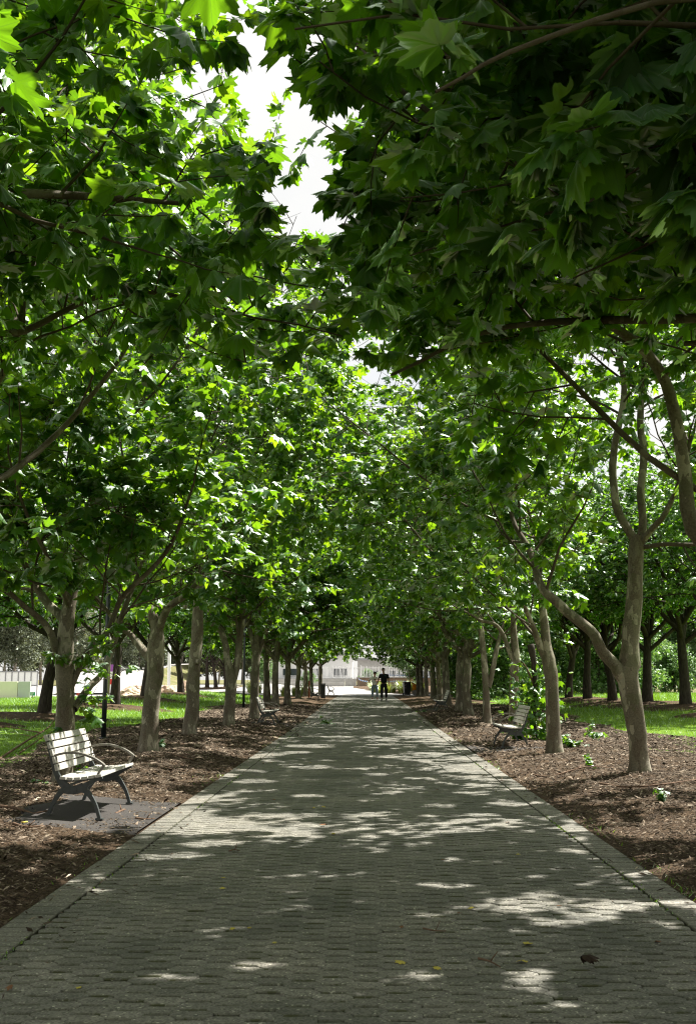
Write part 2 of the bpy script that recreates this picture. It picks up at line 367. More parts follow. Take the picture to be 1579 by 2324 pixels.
def pavers():
    rg = np.random.default_rng(3)
    cp, rp = .139, .123; gap = .0050
    # hex outline with softly waved sides
    hw, fl, hh = (cp + .0465) - cp / 2 + .0, .0465, rp / 2
    tip = cp - fl
    out = [(-fl, -hh), (-fl * .4, -hh * .93), (fl * .4, -hh * .93), (fl * .96, -hh * 1.0), (fl + (tip - fl) * .42, -hh * .80), (tip * .955, -hh * .24), (tip * .955, hh * .24), (fl + (tip - fl) * .35, hh * .74),
           (fl, hh), (fl * .4, hh * .93 ), (-fl * .4, hh * .93), (-fl, hh), (-fl - (tip - fl) * .35, hh * .74), (-tip * .97, hh * .20), (-tip * .97, -hh * .20), (-fl - (tip - fl) * .35, -hh * .74)]
    out = np.array(out); n = len(out)
    ncol = int(PI_ / cp) + 2; C = []
    for c in range(-ncol, ncol + 1):
        ys = np.arange(1.2, PE, rp) + (rp / 2 if c % 2 else 0)
        C.append(np.stack([np.full(len(ys), c * cp), ys], 1))
    C = np.concatenate(C); m = len(C)
    C = C + rg.normal(0, .0012, C.shape)
    ang = rg.normal(0, .012, m)
    def ring(k, z, e):
        P = out * np.array([1 - k * .45 / tip, 1 - k * 1.15 / hh]); x = P[None, :, 0] * np.cos(ang)[:, None] - P[None, :, 1] * np.sin(ang)[:, None]
        y = P[None, :, 0] * np.sin(ang)[:, None] + P[None, :, 1] * np.cos(ang)[:, None]
        return x + C[:, :1], y + C[:, 1:2], np.full((m, n), z), np.tile(e * np.where(np.abs(out[:, 1]) > hh * .9, 1.0, .4), (m, 1))
    rings = [ring(gap, -.03, 1.0), ring(gap, -.006, 1.0), ring(gap + .004, -.001, .75), ring(gap + .016, 0, .0)]
    X = np.concatenate([r[0] for r in rings], 1); Y = np.concatenate([r[1] for r in rings], 1); Z = np.concatenate([r[2] for r in rings], 1); E = np.concatenate([r[3] for r in rings], 1)
    X = np.clip(X, -PI_ + .004, PI_ - .004)
    tx, ty = rg.normal(0, .010, m), rg.normal(0, .012, m); dz = rg.normal(0, .0012, m)
    Z = Z + H(X, Y) + dz[:, None] + tx[:, None] * (X - C[:, :1]) + ty[:, None] * (Y - C[:, 1:2])
    ok = (X.max(1) - X.min(1)) > .03
    X, Y, Z, E = X[ok], Y[ok], Z[ok], E[ok]; m = len(X)
    V = np.stack([X, Y, Z], -1).reshape(-1, 3)
    base = (np.arange(m) * 4 * n)[:, None]; j = np.arange(n); q = []
    for k in range(3):
        q.append(np.stack([base + k * n + j, base + k * n + (j + 1) % n, base + (k + 1) * n + (j + 1) % n, base + (k + 1) * n + j], -1).reshape(-1, 4))
    top = base + 3 * n + j[None]
    rnd = np.repeat(np.clip(rg.normal(.5, .30, m), 0, 1), 4 * n)
    tag(mesh_np('path', V, [np.concatenate(q), top], M['paver'], None, False, {'rnd': rnd, 'edge': E.ravel()}), kind='structure')
def band(sx):
    rg = np.random.default_rng(5 + sx); L = .105
    ys = np.arange(1.2, PE, L); m = len(ys); x0, x1 = PI_ + .006, PW
    dz = rg.normal(0, .0012, m)
    V = []; E = []
    for (k, z, e) in ((.0025, -.04, 1), (.0025, -.005, 1), (.006, 0, .5), (.012, 0, 0)):
        for (cx, cyy) in ((x0 + k, k), (x1 - k, k), (x1 - k, L - k), (x0 + k, L - k)):
            xx = np.full(m, cx * sx); yy = ys + cyy; V.append(np.stack([xx, yy, H(xx, yy) + z + dz + .004], -1)); E.append(np.full(m, e))
    V = np.stack(V, 1).reshape(-1, 3); E = np.stack(E, 1).ravel(); base = (np.arange(m) * 16)[:, None]; j = np.arange(4); q = []
    for k in range(3):
        q.append(np.stack([base + k * 4 + j, base + k * 4 + (j + 1) % 4, base + k * 4 + 4 + (j + 1) % 4, base + k * 4 + 4 + j], -1).reshape(-1, 4))
    q.append(base + 12 + j[None]); q = np.concatenate(q)
    if sx < 0: q = q[:, ::-1]
    tag(mesh_np('path_edging', V, [q], M['band'], None, False, {'rnd': np.repeat(np.clip(rg.normal(.5, .25, m), 0, 1), 16), 'edge': E}), kind='structure')
pavers(); band(1); band(-1)

def bumpy(x, y): return .035 * np.sin(x * 1.7 + 1.3 * np.sin(y * .9)) * np.sin(y * 1.3 + x) + .018 * np.sin(x * 5.1 + y * 3.3) * np.sin(y * 4.7 - x * 2.2)
def mulch_edge(y, s): return (5.9 if s < 0 else 6.3) + .35 * np.sin(y * .35 + s) + .2 * np.sin(y * 1.1 + 2 * s)
def mulch(s):
    ys = np.arange(-9, 79, .22); us = np.linspace(0, 1, 26); U, Y = np.meshgrid(us, ys)
    X = s * (PW + .002 + (mulch_edge(Y, s) - PW) * U)
    Z = H(X, Y) + .012 - .05 * U ** 8 + bumpy(X, Y) * np.clip(U * 6, 0, 1) * (1 - U ** 6) - .012 * (U < .02)
    V = np.stack([X, Y, Z], -1).reshape(-1, 3); nx, ny = len(us), len(ys)
    i = (np.arange(ny - 1)[:, None] * nx + np.arange(nx - 1)[None]).ravel(); q = np.stack([i, i + 1, i + nx + 1, i + nx], 1)
    tag(mesh_np('mulch_bed', V, [q if s > 0 else q[:, ::-1]], M['mulch'], None, True), kind='structure')
mulch(-1); mulch(1)
sheet('lawn', np.arange(-34, -4.9, .6), np.arange(-9, 70, .8), -.012, M['turf'])
sheet('lawn', np.arange(5.1, 40, .6), np.arange(-9, 66, .8), -.012, M['turf'])
def ground_z(x, y):
    s = 1 if x > 0 else -1; u = (abs(x) - PW) / (mulch_edge(y, s) - PW); z = Hf(x, y)
    return z + (.012 + float(bumpy(x, y)) if 0.05 < u < .95 else 0)

# wood chips and litter lying on the mulch
def chips():
    rg = np.random.default_rng(11)
    for s in (-1, 1):
        N = 92000
        y = 4.5 * (48 / 4.5) ** rg.random(N) ** 1.0; u = rg.random(N) ** .8
        x = s * (PW + (mulch_edge(y, s) + .1 - PW) * u); uu = u
        # a few strays over the edging
        stray = rg.random(N) < .0035; x = np.where(stray, s * (PW - rg.random(N) ** 2 * .5), x); 
        z = H(x, y) + np.where(stray, .008, .02 + bumpy(x, y) * np.clip(uu * 6, 0, 1) * (1 - uu ** 6)) + rg.random(N) * .012
        k = np.clip(y / 16, .55, 1.9)
        L = rg.gamma(3, .0078, N) * k + .008; W = L * rg.uniform(.10, .38, N); a_ = rg.uniform(0, 6.28, N); tilt = rg.normal(0, .28, N)
        dx, dy_ = np.cos(a_) * np.cos(tilt), np.sin(a_) * np.cos(tilt); d = np.stack([dx, dy_, np.sin(tilt)], -1) * L[:, None]
        sd_ = np.stack([-np.sin(a_), np.cos(a_), rg.normal(0, .35, N)], -1) * W[:, None]; up = np.zeros((N, 3)); up[:, 2] = W * .55 + .002
        c = np.stack([x, y, z], -1)
        V = np.stack([c - d, c - sd_, c + d, c + sd_, c + up + d * .1], 1).reshape(-1, 3); b = (np.arange(N) * 5)[:, None]
        F = (b[:, None, :] + np.array([[0, 1, 4], [1, 2, 4], [2, 3, 4], [3, 0, 4]])[None]).reshape(-1, 3)
        tag(mesh_np('wood_chips', V, [F], M['chip'], None, False, {'rnd': np.repeat(rg.beta(1.5, 2.2, N), 5)}), kind='stuff')
chips()
def grass():
    rg = np.random.default_rng(21)
    for s, N, x0, x1, y0, y1 in ((-1, 95000, 5.6, 22, 14, 68), (1, 85000, 6.0, 26, 14, 64)):
        y = y0 * (y1 / y0) ** rg.random(N); x = x0 + (x1 - x0) * rg.random(N)
        keep = x > mulch_edge(y, s) - .1; x, y = x[keep] * s, y[keep]; N2 = len(x)
        ok = (np.abs(x) / y) < .46; x, y = x[ok], y[ok]; N2 = len(x)
        z = H(x, y) - .02; h = rg.uniform(.04, .10, N2) * np.clip(y / 26, .8, 1.6); wd = .005 * np.clip(y / 18, .8, 3)
        a_ = rg.uniform(0, 6.28, N2); dr = np.stack([np.cos(a_), np.sin(a_), 0 * a_], -1); ln = np.stack([rg.normal(0, .5, N2), rg.normal(0, .5, N2), np.ones(N2)], -1) * h[:, None]
        c = np.stack([x, y, z], -1); V = np.stack([c - dr * wd[:, None], c + dr * wd[:, None], c + ln], 1).reshape(-1, 3)
        tag(mesh_np('grass', V, [np.arange(N2 * 3).reshape(-1, 3)], M['blade'], None, False, {'rnd': np.repeat(rg.random(N2), 3)}), kind='stuff')
grass()
# moss and weeds along the joint between the edging and the pavers / the mulch edge
def weeds():
    rg = np.random.default_rng(23); N = 3600
    y = 5 * (45 / 5) ** rg.random(N); s = np.where(rg.random(N) < .5, -1, 1.); row = rg.random(N)
    on = np.sin(y * 1.9 + s) + np.sin(y * .7 + 2 * s) + rg.normal(0, .5, N) > .7
    y, s, row = y[on], s[on], row[on]; N = len(y)
    x = s * np.where(row < .45, PI_ + rg.normal(0, .018, N), PW + np.abs(rg.normal(0, .10, N)))
    h = rg.uniform(.008, .028, N) * np.where(row < .45, .6, 1.5); wd = .004 + y * .0002
    a_ = rg.uniform(0, 6.28, N); dr = np.stack([np.cos(a_), np.sin(a_), 0 * a_], -1); ln = np.stack([rg.normal(0, .7, N), rg.normal(0, .7, N), np.ones(N)], -1) * h[:, None]
    c = np.stack([x, y, H(x, y) + .001], -1); V = np.stack([c - dr * wd[:, None], c + dr * wd[:, None], c + ln], 1).reshape(-1, 3)
    tag(mesh_np('joint_weeds', V, [np.arange(N * 3).reshape(-1, 3)], M['blade'], None, False, {'rnd': np.repeat(rg.random(N), 3)}), kind='stuff')
weeds()

# ------------------------------------------------------------------ openings in the canopy that let the sun reach the ground
SPOTS = []
for px, py, hw, hh in [(1167, 2055, 85, 15), (1235, 2034, 40, 5), (1398, 2059, 80, 11), (1345, 2082, 45, 7), (1256, 2096, 62, 8), (1562, 2063, 25, 11), (1190, 2215, 40, 15), (1208, 2248, 24, 8), (1268, 2276, 28, 11),
        (1190, 1884, 40, 5), (380, 2218, 95, 7), (590, 2193, 45, 8), (960, 2215, 40, 6), (480, 1915, 65, 6), (700, 1912, 40, 5), (380, 1945, 55, 5), (620, 1852, 110, 7), (830, 1850, 60, 8), (1090, 1850, 95, 6),
        (1000, 1830, 75, 8), (1150, 1825, 80, 7), (500, 1872, 80, 6), (1080, 1800, 75, 7), (930, 1790, 80, 5), (700, 1742, 85, 5), (560, 1775, 60, 6), (860, 1757, 60, 4), (1100, 1768, 60, 5), (690, 1805, 60, 5), (1000, 1733, 70, 4), (620, 1712, 60, 4), (880, 1718, 50, 4),
        (80, 1822, 85, 12), (1470, 1790, 110, 10), (1215, 1733, 60, 9), (1560, 1774, 20, 7), (1330, 1745, 50, 5), (1290, 1930, 30, 5), (500, 1700, 60, 6), (420, 1770, 60, 6), (1480, 1720, 60, 6), (250, 1752, 60, 6), (870, 1690, 70, 3), (760, 1672, 60, 3)]:
    c = hit(px, py); k_ = .07 if c.y < 9 else 0; SPOTS.append((c.x, c.y, hw * c.y / FP * (1 if k_ else .65) + k_, hh * c.y ** 2 / (FP * 1.336) * (1 if k_ else .75) + k_))
for c in ((-2.86, 10.35, .66), (-2.86, 10.7, .66)):
    SPOTS.append((c[0] - sv.x * c[2] / sv.z, c[1] - sv.y * c[2] / sv.z, .13, .09))
_sr = random.Random(99)
for i in range(260):
    y = 8 * (38 / 8) ** _sr.random(); x = _sr.choice((-1, 1)) * _sr.uniform(2.0, 6.2) if i % 3 else _sr.uniform(-1.9, 1.9)
    if i % 3 == 0 and (y < 14 or i % 4): continue
    if (x < -1.9 and 8.6 < y < 12.2) or (x > 1.9 and 18.8 < y < 22): continue
    SPOTS.append((x, y, _sr.uniform(.12, .42), _sr.uniform(.10, .26)))
SPOTS = np.array(SPOTS)
# openings that end on a bough part way down and light its leaves
SP3 = []
for i in range(95):
    L_ = i % 3; x = _sr.uniform(-5.2, -1) if L_ else _sr.uniform(-1, 3.6); y = _sr.uniform(8, 21) if L_ else _sr.uniform(11, 26); z = _sr.uniform(2.7, 6.2)
    SP3.append((x - sv.x * z / sv.z, y - sv.y * z / sv.z, _sr.uniform(.25, .6), z + .55))
SP3 = np.array(SP3)
def sunhole(P, rg):
    t = P[:, 2] / sv.z; gx, gy = P[:, 0] - sv.x * t, P[:, 1] - sv.y * t
    q = ((gx[:, None] - SPOTS[None, :, 0]) / SPOTS[None, :, 2]) ** 2 + ((gy[:, None] - SPOTS[None, :, 1]) / SPOTS[None, :, 3]) ** 2
    h1 = q.min(1) < rg.uniform(.7, 1.5, len(P))
    d = ((gx[:, None] - SP3[None, :, 0]) ** 2 + (gy[:, None] - SP3[None, :, 1]) ** 2) / SP3[None, :, 2] ** 2
    return h1 | ((d < rg.uniform(.7, 1.3, (len(P), 1))) & (P[:, 2:3] > SP3[None, :, 3])).any(1)
# ------------------------------------------------------------------ leaves
def outline(half):
    P = [(math.sin(R(a)) * r, math.cos(R(a)) * r) for a, r in half]
    return np.array(P[::-1] + [(-x, y) for x, y in P[1:]]) if half[0][0] == 0 else None
HI = [(0, 1.0), (5, .85), (8, .88), (14, .72), (20, .63), (27, .70), (31, .69), (36, .82), (42, .92), (47, .78), (51, .79), (57, .62), (63, .54), (70, .60), (76, .58), (84, .70), (93, .52), (112, .34), (145, .18)]
MID = [(0, 1.0), (9, .86), (20, .61), (32, .70), (42, .92), (51, .77), (62, .53), (84, .68), (102, .42), (140, .18)]
LOW = [(0, 1.03), (20, .61), (42, .93), (62, .53), (84, .68), (125, .26)]
TINY = [(0, 1.1), (45, .75), (100, .4)]
def zshape(P, droop, cup, rip, ph):
    x, y = P[:, 0], P[:, 1]; r2 = x * x + y * y; th = np.abs(np.arctan2(x, y + 1e-6))
    return -droop * r2 * .8 - cup * np.abs(x) * 1.0 + .05 * np.sqrt(r2) * np.cos(th * 2 * np.pi / .716) + rip * np.sin(x * 7 + ph) * np.sin(y * 6 + ph)
def templates(half, rings):
    P = outline(half); n = len(P); T = []
    for dr, cp_, rp_, ph in ((.25, .12, .05, 0), (.45, .28, .06, 1.3), (.1, -.18, .07, 2.1), (.6, .42, .05, 3.3), (.3, .45, .08, 4.2), (.5, .6, .06, 5.1), (.7, .15, .10, 6.0), (.0, .08, .10, 7.7)):
        pts = [np.array([[0, 0.]])]
        if rings == 2: pts.append(P * .5)
        pts.append(P); Q = np.concatenate(pts); z = zshape(Q, dr, cp_, rp_, ph); T.append(np.column_stack([Q, z]))
    F = []; o = 1
    if rings == 2:
        F += [(0, 1 + i + 1, 1 + i) for i in range(n - 1)]
        for i in range(n - 1): F += [(1 + i, 1 + i + 1, 1 + n + i + 1), (1 + i, 1 + n + i + 1, 1 + n + i)]
    else: F += [(0, 1 + i + 1, 1 + i) for i in range(n - 1)]
    # make the faces point to +z
    F = [f if np.cross(T[0][f[1], :2] - T[0][f[0], :2], T[0][f[2], :2] - T[0][f[0], :2]) > 0 else f[::-1] for f in F]
    return T, np.array(F)
LT = {'hi': templates(HI, 2), 'mid': templates(MID, 1), 'low': templates(LOW, 1), 'tiny': templates(TINY, 1)}
def build_leaves(rg, pos, ax, nor, size, lod, mat_name='leaf'):
    """returns V, F, rnd, luv for one lod"""
    T, F = LT[lod]; N = len(pos); kind = rg.integers(0, len(T), N); m = len(T[0])
    ax = ax / np.linalg.norm(ax, axis=1, keepdims=True); side = np.cross(ax, nor); side /= np.linalg.norm(side, axis=1, keepdims=True) + 1e-9
    up = np.cross(side, ax); TT = np.stack(T)[kind]; sx = rg.uniform(.75, 1.18, N)
    TT = TT.copy(); TT[:, :, 0] += rg.normal(0, .16, (N, 1)) * TT[:, :, 1] ** 2; TT[:, :, 2] += rg.normal(0, .22, (N, 1)) * TT[:, :, 0] * TT[:, :, 1]
    V = pos[:, None] + size[:, None, None] * (TT[:, :, 0:1] * side[:, None] * sx[:, None, None] + TT[:, :, 1:2] * ax[:, None] + TT[:, :, 2:3] * up[:, None])
    r = rg.random(N)
    return V.reshape(-1, 3), (np.arange(N)[:, None, None] * m + F[None]).reshape(-1, 3), np.repeat(r, m), TT.reshape(-1, 3)
class Wood:
    def __init__(s): s.V = []; s.F = []; s.n = 0; s.R = []
    def add(s, P, rad, k, rg=None, wob=0):
        P = np.asarray(P, float); n = len(P); rad = np.asarray(rad, float)
        t = np.gradient(P, axis=0); t /= np.linalg.norm(t, axis=1, keepdims=True) + 1e-9
        ref = np.where(np.abs(t[:, 2:3]) < .9, [[0, 0, 1.]], [[0, 1., 0]]) if False else np.tile([[.31, .95, .05]], (n, 1))
        bad = np.abs((t * ref).sum(1)) > .9
        if bad.any(): ref = np.tile([[.9, -.1, .4]], (n, 1))
        a_ = np.cross(t, ref); a_ /= np.linalg.norm(a_, axis=1, keepdims=True) + 1e-9; b_ = np.cross(t, a_)
        q = np.arange(k) * 2 * np.pi / k; rr = np.repeat(rad[:, None], k, 1)
        if wob and rg is not None:
            rr = rr * (1 + rg.normal(0, wob, (n, k)))
            for _ in range(max(1, n // 9)):       # knobs and scars
                i, j = rg.integers(1, n - 1), rg.integers(0, k); rr[i, j] *= 1.0 + wob * 3.5
        V = P[:, None] + rr[..., None] * (a_[:, None] * np.cos(q)[None, :, None] + b_[:, None] * np.sin(q)[None, :, None])
        i = (np.arange(n - 1)[:, None] * k + np.arange(k)[None]); i2 = (np.arange(n - 1)[:, None] * k + (np.arange(k) + 1)[None] % k)
        F = np.stack([i, i2, i2 + k, i + k], -1).reshape(-1, 4)
        s.V.append(V.reshape(-1, 3)); s.F.append(F + s.n); s.n += n * k; s.R.append(np.repeat(rad, k))
    def build(s, name, mat, parent): return mesh_np(name, np.concatenate(s.V), [np.concatenate(s.F)], mat, parent, True, {'rad': np.concatenate(s.R)})
def nrm(v): return v / (np.linalg.norm(v) + 1e-9)
def growpoly(rg, p, d, L, seg, wander, up):
    P = [p]; st = L / seg
    for i in range(seg):
        d = nrm(d + rg.normal(0, wander, 3) + np.array([0, 0, up])); p = p + d * st; P.append(p)
    return np.array(P)
CAM = np.array([0, 0, CH])
def make_tree(name, base, trunk, limbs, seed, cfg, label=None, cat=None, group=None, unique=True, lod='low'):
    """trunk: list of (x,y,z,r) in local space; limbs: list of polylines of (x,y,z,r) local. Everything else grows."""
    rg = np.random.default_rng(seed); W = Wood(); LP, LA, LN, LS = [], [], [], []
    root = empty(name, base, 0, label, cat, group); B = np.array(base, float)
    def smoothline(pts, n): return np.array(curve(pts, n))
    tr = smoothline(trunk, 22 if unique else 12); fl = tr[:, 3].copy()
    fl[:2] *= [1.25, 1.06]
    ks = 14 if unique else 8
    W.add(tr[:, :3], fl, ks, rg, .05 if unique else .03)
    zmin = cfg.get('zmin', 2.3); env = cfg['env']        # centre z, radii
    xl = cfg.get('xlim')                                  # (sign, fn) limits in world x
    dens = cfg.get('dens', 1.0); ls = cfg.get('leaf', .15)
    def inside(p, slack=1.0):
        q = (p - np.array([env[0], env[1], env[2]])) / np.array([env[3], env[4], env[5]])
        if (q * q).sum() > slack: return False
        wp = p + B
        zc = zmin + cfg.get('arch', .0) * max(0, 1.6 - abs(wp[0])) 
        if p[2] < zc: return False
        if unique:
            dd = wp - CAM
            if np.dot(dd, dd) < cfg.get('camd', 5.3): return False
            if wp[1] < 14 and wp[1] > -2 and abs(wp[0]) < 2.6 and wp[2] < 2.75: return False
        if xl and not xl(wp): return False
        return True
    def leafy(P, n, s=1.0):
        m = len(P) - 1
        for i in range(n):
            t = .15 + .85 * (i + rg.random() * .6) / n; f = min(t * m, m - 1e-3); k = int(f); p = P[k] + (P[min(k + 1, m)] - P[k]) * (f - k)
            d = nrm(P[min(k + 1, m)] - P[k]); az = rg.uniform(0, 6.283)
            o = np.array([math.cos(az), math.sin(az), rg.uniform(-.15, .25)]); o = nrm(o + d * .5)
            pet = rg.uniform(.03, .09) * s; q = p + o * pet
            a_ = nrm(o + np.array([0, 0, -rg.uniform(-.15, 1.15)])); nn = nrm(np.array([rg.normal(0, .5), rg.normal(0, .5), 1.0]))
            LP.append(q); LA.append(a_); LN.append(nn); LS.append(ls * s * (rg.uniform(.7, 1.25) if rg.random() < .75 else rg.uniform(.35, .7)))
        # terminal rosette
        for i in range(3):
            az = rg.uniform(0, 6.283); a_ = nrm(np.array([math.cos(az), math.sin(az), -rg.uniform(0, .9)]) + nrm(P[-1] - P[-2]) * .6)
            LP.append(P[-1] + a_ * .03); LA.append(a_); LN.append(nrm(np.array([rg.normal(0, .3), rg.normal(0, .3), 1.0]))); LS.append(ls * s * rg.uniform(.5, 1.0))
    def twig(p, d, r):
        L = rg.uniform(.45, 1.05) * cfg.get('tw', 1); P = growpoly(rg, p, d, L, 4, .16, cfg.get('twup', -.02))
        if not inside(P[-1]) or not inside(P[2]): return 0
        W.add(P, np.linspace(r, .0022, 5), 3 if not unique else 4)
        leafy(P, int(L * 15 * dens) + 2); return 1
    def second(p, d, L, r):
        seg = max(4, int(L / .3)); P = growpoly(rg, p, d, L, seg, .13, .015)
        k = 0
        for i, q in enumerate(P):
            if i > 1 and not inside(q, 1.05): break
            k = i
        if k < 2: return
        P = P[:k + 1]; last = 0
        n = int(len(P) * .3 * 4.2)
        for j in range(n):
            f = (.12 + .88 * (j + rg.random()) / n) * (len(P) - 1); i = min(int(f), len(P) - 2); q = P[i] + (P[i + 1] - P[i]) * (f - i)
            dd = nrm(P[i + 1] - P[i]); az = rg.uniform(0, 6.283); o = nrm(np.cross(dd, [math.cos(az), math.sin(az), .4])); 
            if twig(q, nrm(dd * .65 + o + np.array([0, 0, rg.uniform(-.35, .25)])), .006): last = max(last, i + 1)
        if twig(P[-1], nrm(P[-1] - P[-2]), .005): last = len(P) - 1
        if last >= 2: Q2 = P[:last + 1]; W.add(Q2, np.linspace(r, max(.004, r * .35), len(Q2)), 6 if unique else 4)
    def limb(pts, custom=False):
        n = max(8, int(len(pts) * 3.2)); P = smoothline(pts, n)
        kk = np.cumsum(rg.normal(0, .010, (n, 3)), 0); kk -= kk[0]; kk = (kk + np.roll(kk, 1, 0) + np.roll(kk, -1, 0)) / 3; kk[0] = 0; kk[-1] = kk[-2]; P[:, :3] += kk
        if xl and unique:
            good = [i for i in range(n) if xl(P[i, :3] + B)]; li = max(good) if good else n - 1
            if not custom and li < n - 2: P = P[:max(5, li + 1)]; n = len(P)
        W.add(P[:, :3], P[:, 3], 9 if unique else 6, rg, .03)
        Q = P[:, :3]; n = len(P); seglen = np.linalg.norm(np.diff(Q, axis=0), axis=1); Ltot = seglen.sum(); cum = np.concatenate([[0], np.cumsum(seglen)])
        t = cfg.get('bare', .22) * Ltot; gold = rg.uniform(0, 6.28)
        while t < Ltot:
            i = min(np.searchsorted(cum, t) - 1, n - 2); i = max(i, 0); q = Q[i] + (Q[i + 1] - Q[i]) * ((t - cum[i]) / max(seglen[i], 1e-6)); d = nrm(Q[i + 1] - Q[i])
            gold += 2.4; o = nrm(np.cross(d, [math.cos(gold), math.sin(gold), .3])); rem = 1 - t / Ltot
            L = (.7 + 2.0 * rem ** .7) * rg.uniform(.7, 1.25) * cfg.get('sec', 1)
            second(q, nrm(o + d * rg.uniform(.3, .9) + np.array([0, 0, rg.uniform(-.15, .3)])), L, max(.008, P[i, 3] * .42))
            t += rg.uniform(.20, .40) / cfg.get('sd', 1)
        second(Q[-1], nrm(Q[-1] - Q[-2]), rg.uniform(.8, 1.5), max(.008, P[-1, 3] * .9))
    for i_, l in enumerate(limbs): limb(l, i_ < cfg.get('ncust', 0))
    for (p, n, rad) in cfg.get('sprigs', []):
        for i in range(n):
            d = nrm(rg.normal(0, 1, 3) + np.array([0, 0, .5])); P = growpoly(rg, np.array(p), d, rad * rg.uniform(.5, 1), 4, .2, 0)
            W.add(P, np.linspace(.006, .002, 5), 3); leafy(P, 6, .8)
    t = W.build('trunk', M[cfg.get('bark', 'bark')], root)
    LP, LA, LN, LS = map(np.array, (LP, LA, LN, LS)); Vs, Fs, rs, us = [], [], [], []; n0 = 0
    if unique:
        # the blade's middle, not its stalk, decides whether it blocks an opening
        hole = sunhole(LP + LA * LS[:, None] * .5 + B, rg); LP, LA, LN, LS = LP[~hole], LA[~hole], LN[~hole], LS[~hole]
        dist = np.linalg.norm(LP + B - CAM, axis=1)
        sel = {'hi': dist < 8.5, 'mid': (dist >= 8.5) & (dist < 24), 'low': dist >= 24}
    else: sel = {lod: np.ones(len(LP), bool)}
    for k, mk in sel.items():
        if mk.sum() == 0: continue
        V, F, r_, u_ = build_leaves(rg, LP[mk], LA[mk], LN[mk], LS[mk], k); Vs.append(V); Fs.append(F + n0); rs.append(r_); us.append(u_); n0 += len(V)
    near = unique and (dist.min() < 8.5)
    mesh_np('crown', np.concatenate(Vs), [np.concatenate(Fs)], M['leaf_near' if near else cfg.get('lm', 'leaf')], root, True, {'rnd': np.concatenate(rs), 'luv': np.concatenate(us)} if near else {'rnd': np.concatenate(rs)})
    if cfg.get('stub'):
        for (p, d, r_) in cfg['stub']: sb = MB(); sb.tube([Vector(p), Vector(p) + Vector(d) * .5, Vector(p) + Vector(d)], [r_ * 1.25, r_ * 1.1, r_], 10); sb.build('branch_stub', M['bark'], root, True)
    print(name, seed, 'leaves', len(LP), 'wood', W.n)
    return root

def auto_limbs(rg, fork, n, r0, reach, height, lean=(0, 0), bias=None):
    out = []
    for i in range(n):
        az = 2 * math.pi * i / n + rg.uniform(-.35, .35); e = rg.uniform(.45, 1.25) if i else 1.35
        hz = reach * math.cos(e) ** .8 * rg.uniform(.85, 1.1) + .3; vt = height * (.45 + .55 * math.sin(e)) * rg.uniform(.85, 1.05)
        dx, dy = math.cos(az) * hz + lean[0], math.sin(az) * hz + lean[1]; f0 = rg.uniform(-.35, .5); p0 = np.array([fork[0], fork[1], fork[2] + f0])
        pts = []
        for t in (0, .25, .5, .75, 1):
            pts.append((p0[0] + dx * (t ** .8), p0[1] + dy * (t ** .8), p0[2] + vt * t ** 1.15, r0 * (1 - .75 * t)))
        pts = [tuple(np.array(q) + np.append(rg.normal(0, .10, 3), 0) * (1 if 0 < j < 4 else 0)) for j, q in enumerate(pts)]
        out.append(pts)
    return out

# local converter: pixel polyline at a row plane -> local points with radius
def pxl(base, pts, Y):
    out = []
    for p in pts:
        px, py, rpx = p[:3]; dy = p[3] if len(p) > 3 else 0
        v = at(px, py, Y + dy); out.append((v.x - base[0], v.y - base[1], v.z - base[2], rpx * (Y + dy) / FP))
    return out
def kerb_env(s): return (-1.0 * s, 0, 5.7, 5.4, 3.8, 4.6)
_rgap = np.random.default_rng(77)
def gapmid(wp): return -.085 + .035 * min(1, max(0, (.56 - (wp[2] - CH) / max(wp[1], 1)) / .12)) + .012 * math.sin(wp[2] * 2.3 + wp[1])
def xlimL(wp):   # the two nearest pairs of crowns do not quite close overhead
    if wp[1] > 19 or (wp[2] - CH) / max(wp[1], 1) < .445: return wp[0] < 1.9
    return wp[0] / max(wp[1], 1) < gapmid(wp) - .021 + _rgap.normal(0, .022)
def xlimR(wp):
    if wp[1] > 19 or (wp[2] - CH) / max(wp[1], 1) < .445: return wp[0] > -1.9
    return wp[0] / max(wp[1], 1) > gapmid(wp) + .021 + _rgap.normal(0, .022)

G1 = 'plane trees lining the paved path'
def special(px, py, trunk, limbs, seed, label, s, **kw):
    b = hit(px, py); base = (b.x, b.y, ground_z(b.x, b.y) - .04); Y = b.y
    rg = np.random.default_rng(seed + 500)
    tr = pxl(base, trunk, Y); tr[0] = (tr[0][0], tr[0][1], -.02, tr[0][3]); L = [pxl(base, l, Y) for l in limbs]
    kw['ncust'] = len(L); fork = tr[-1]; na = kw.pop('auto', 3)
    L += auto_limbs(rg, (fork[0], fork[1], max(fork[2] - .3, 1.6)), na + 1, fork[3] * .7, 4.4, 5.8, (-1.1 * s, 0)) if na else []
    cfg = dict(env=kerb_env(s), xlim=xlimL if s < 0 else xlimR, arch=.2, sd=1.38); cfg.update(kw)
    return make_tree('plane_tree', base, tr, L, seed, cfg, label, 'tree', G1)
z3 = lambda x, y: (1078 + x * .3173, 1361.7 + y * .3173)
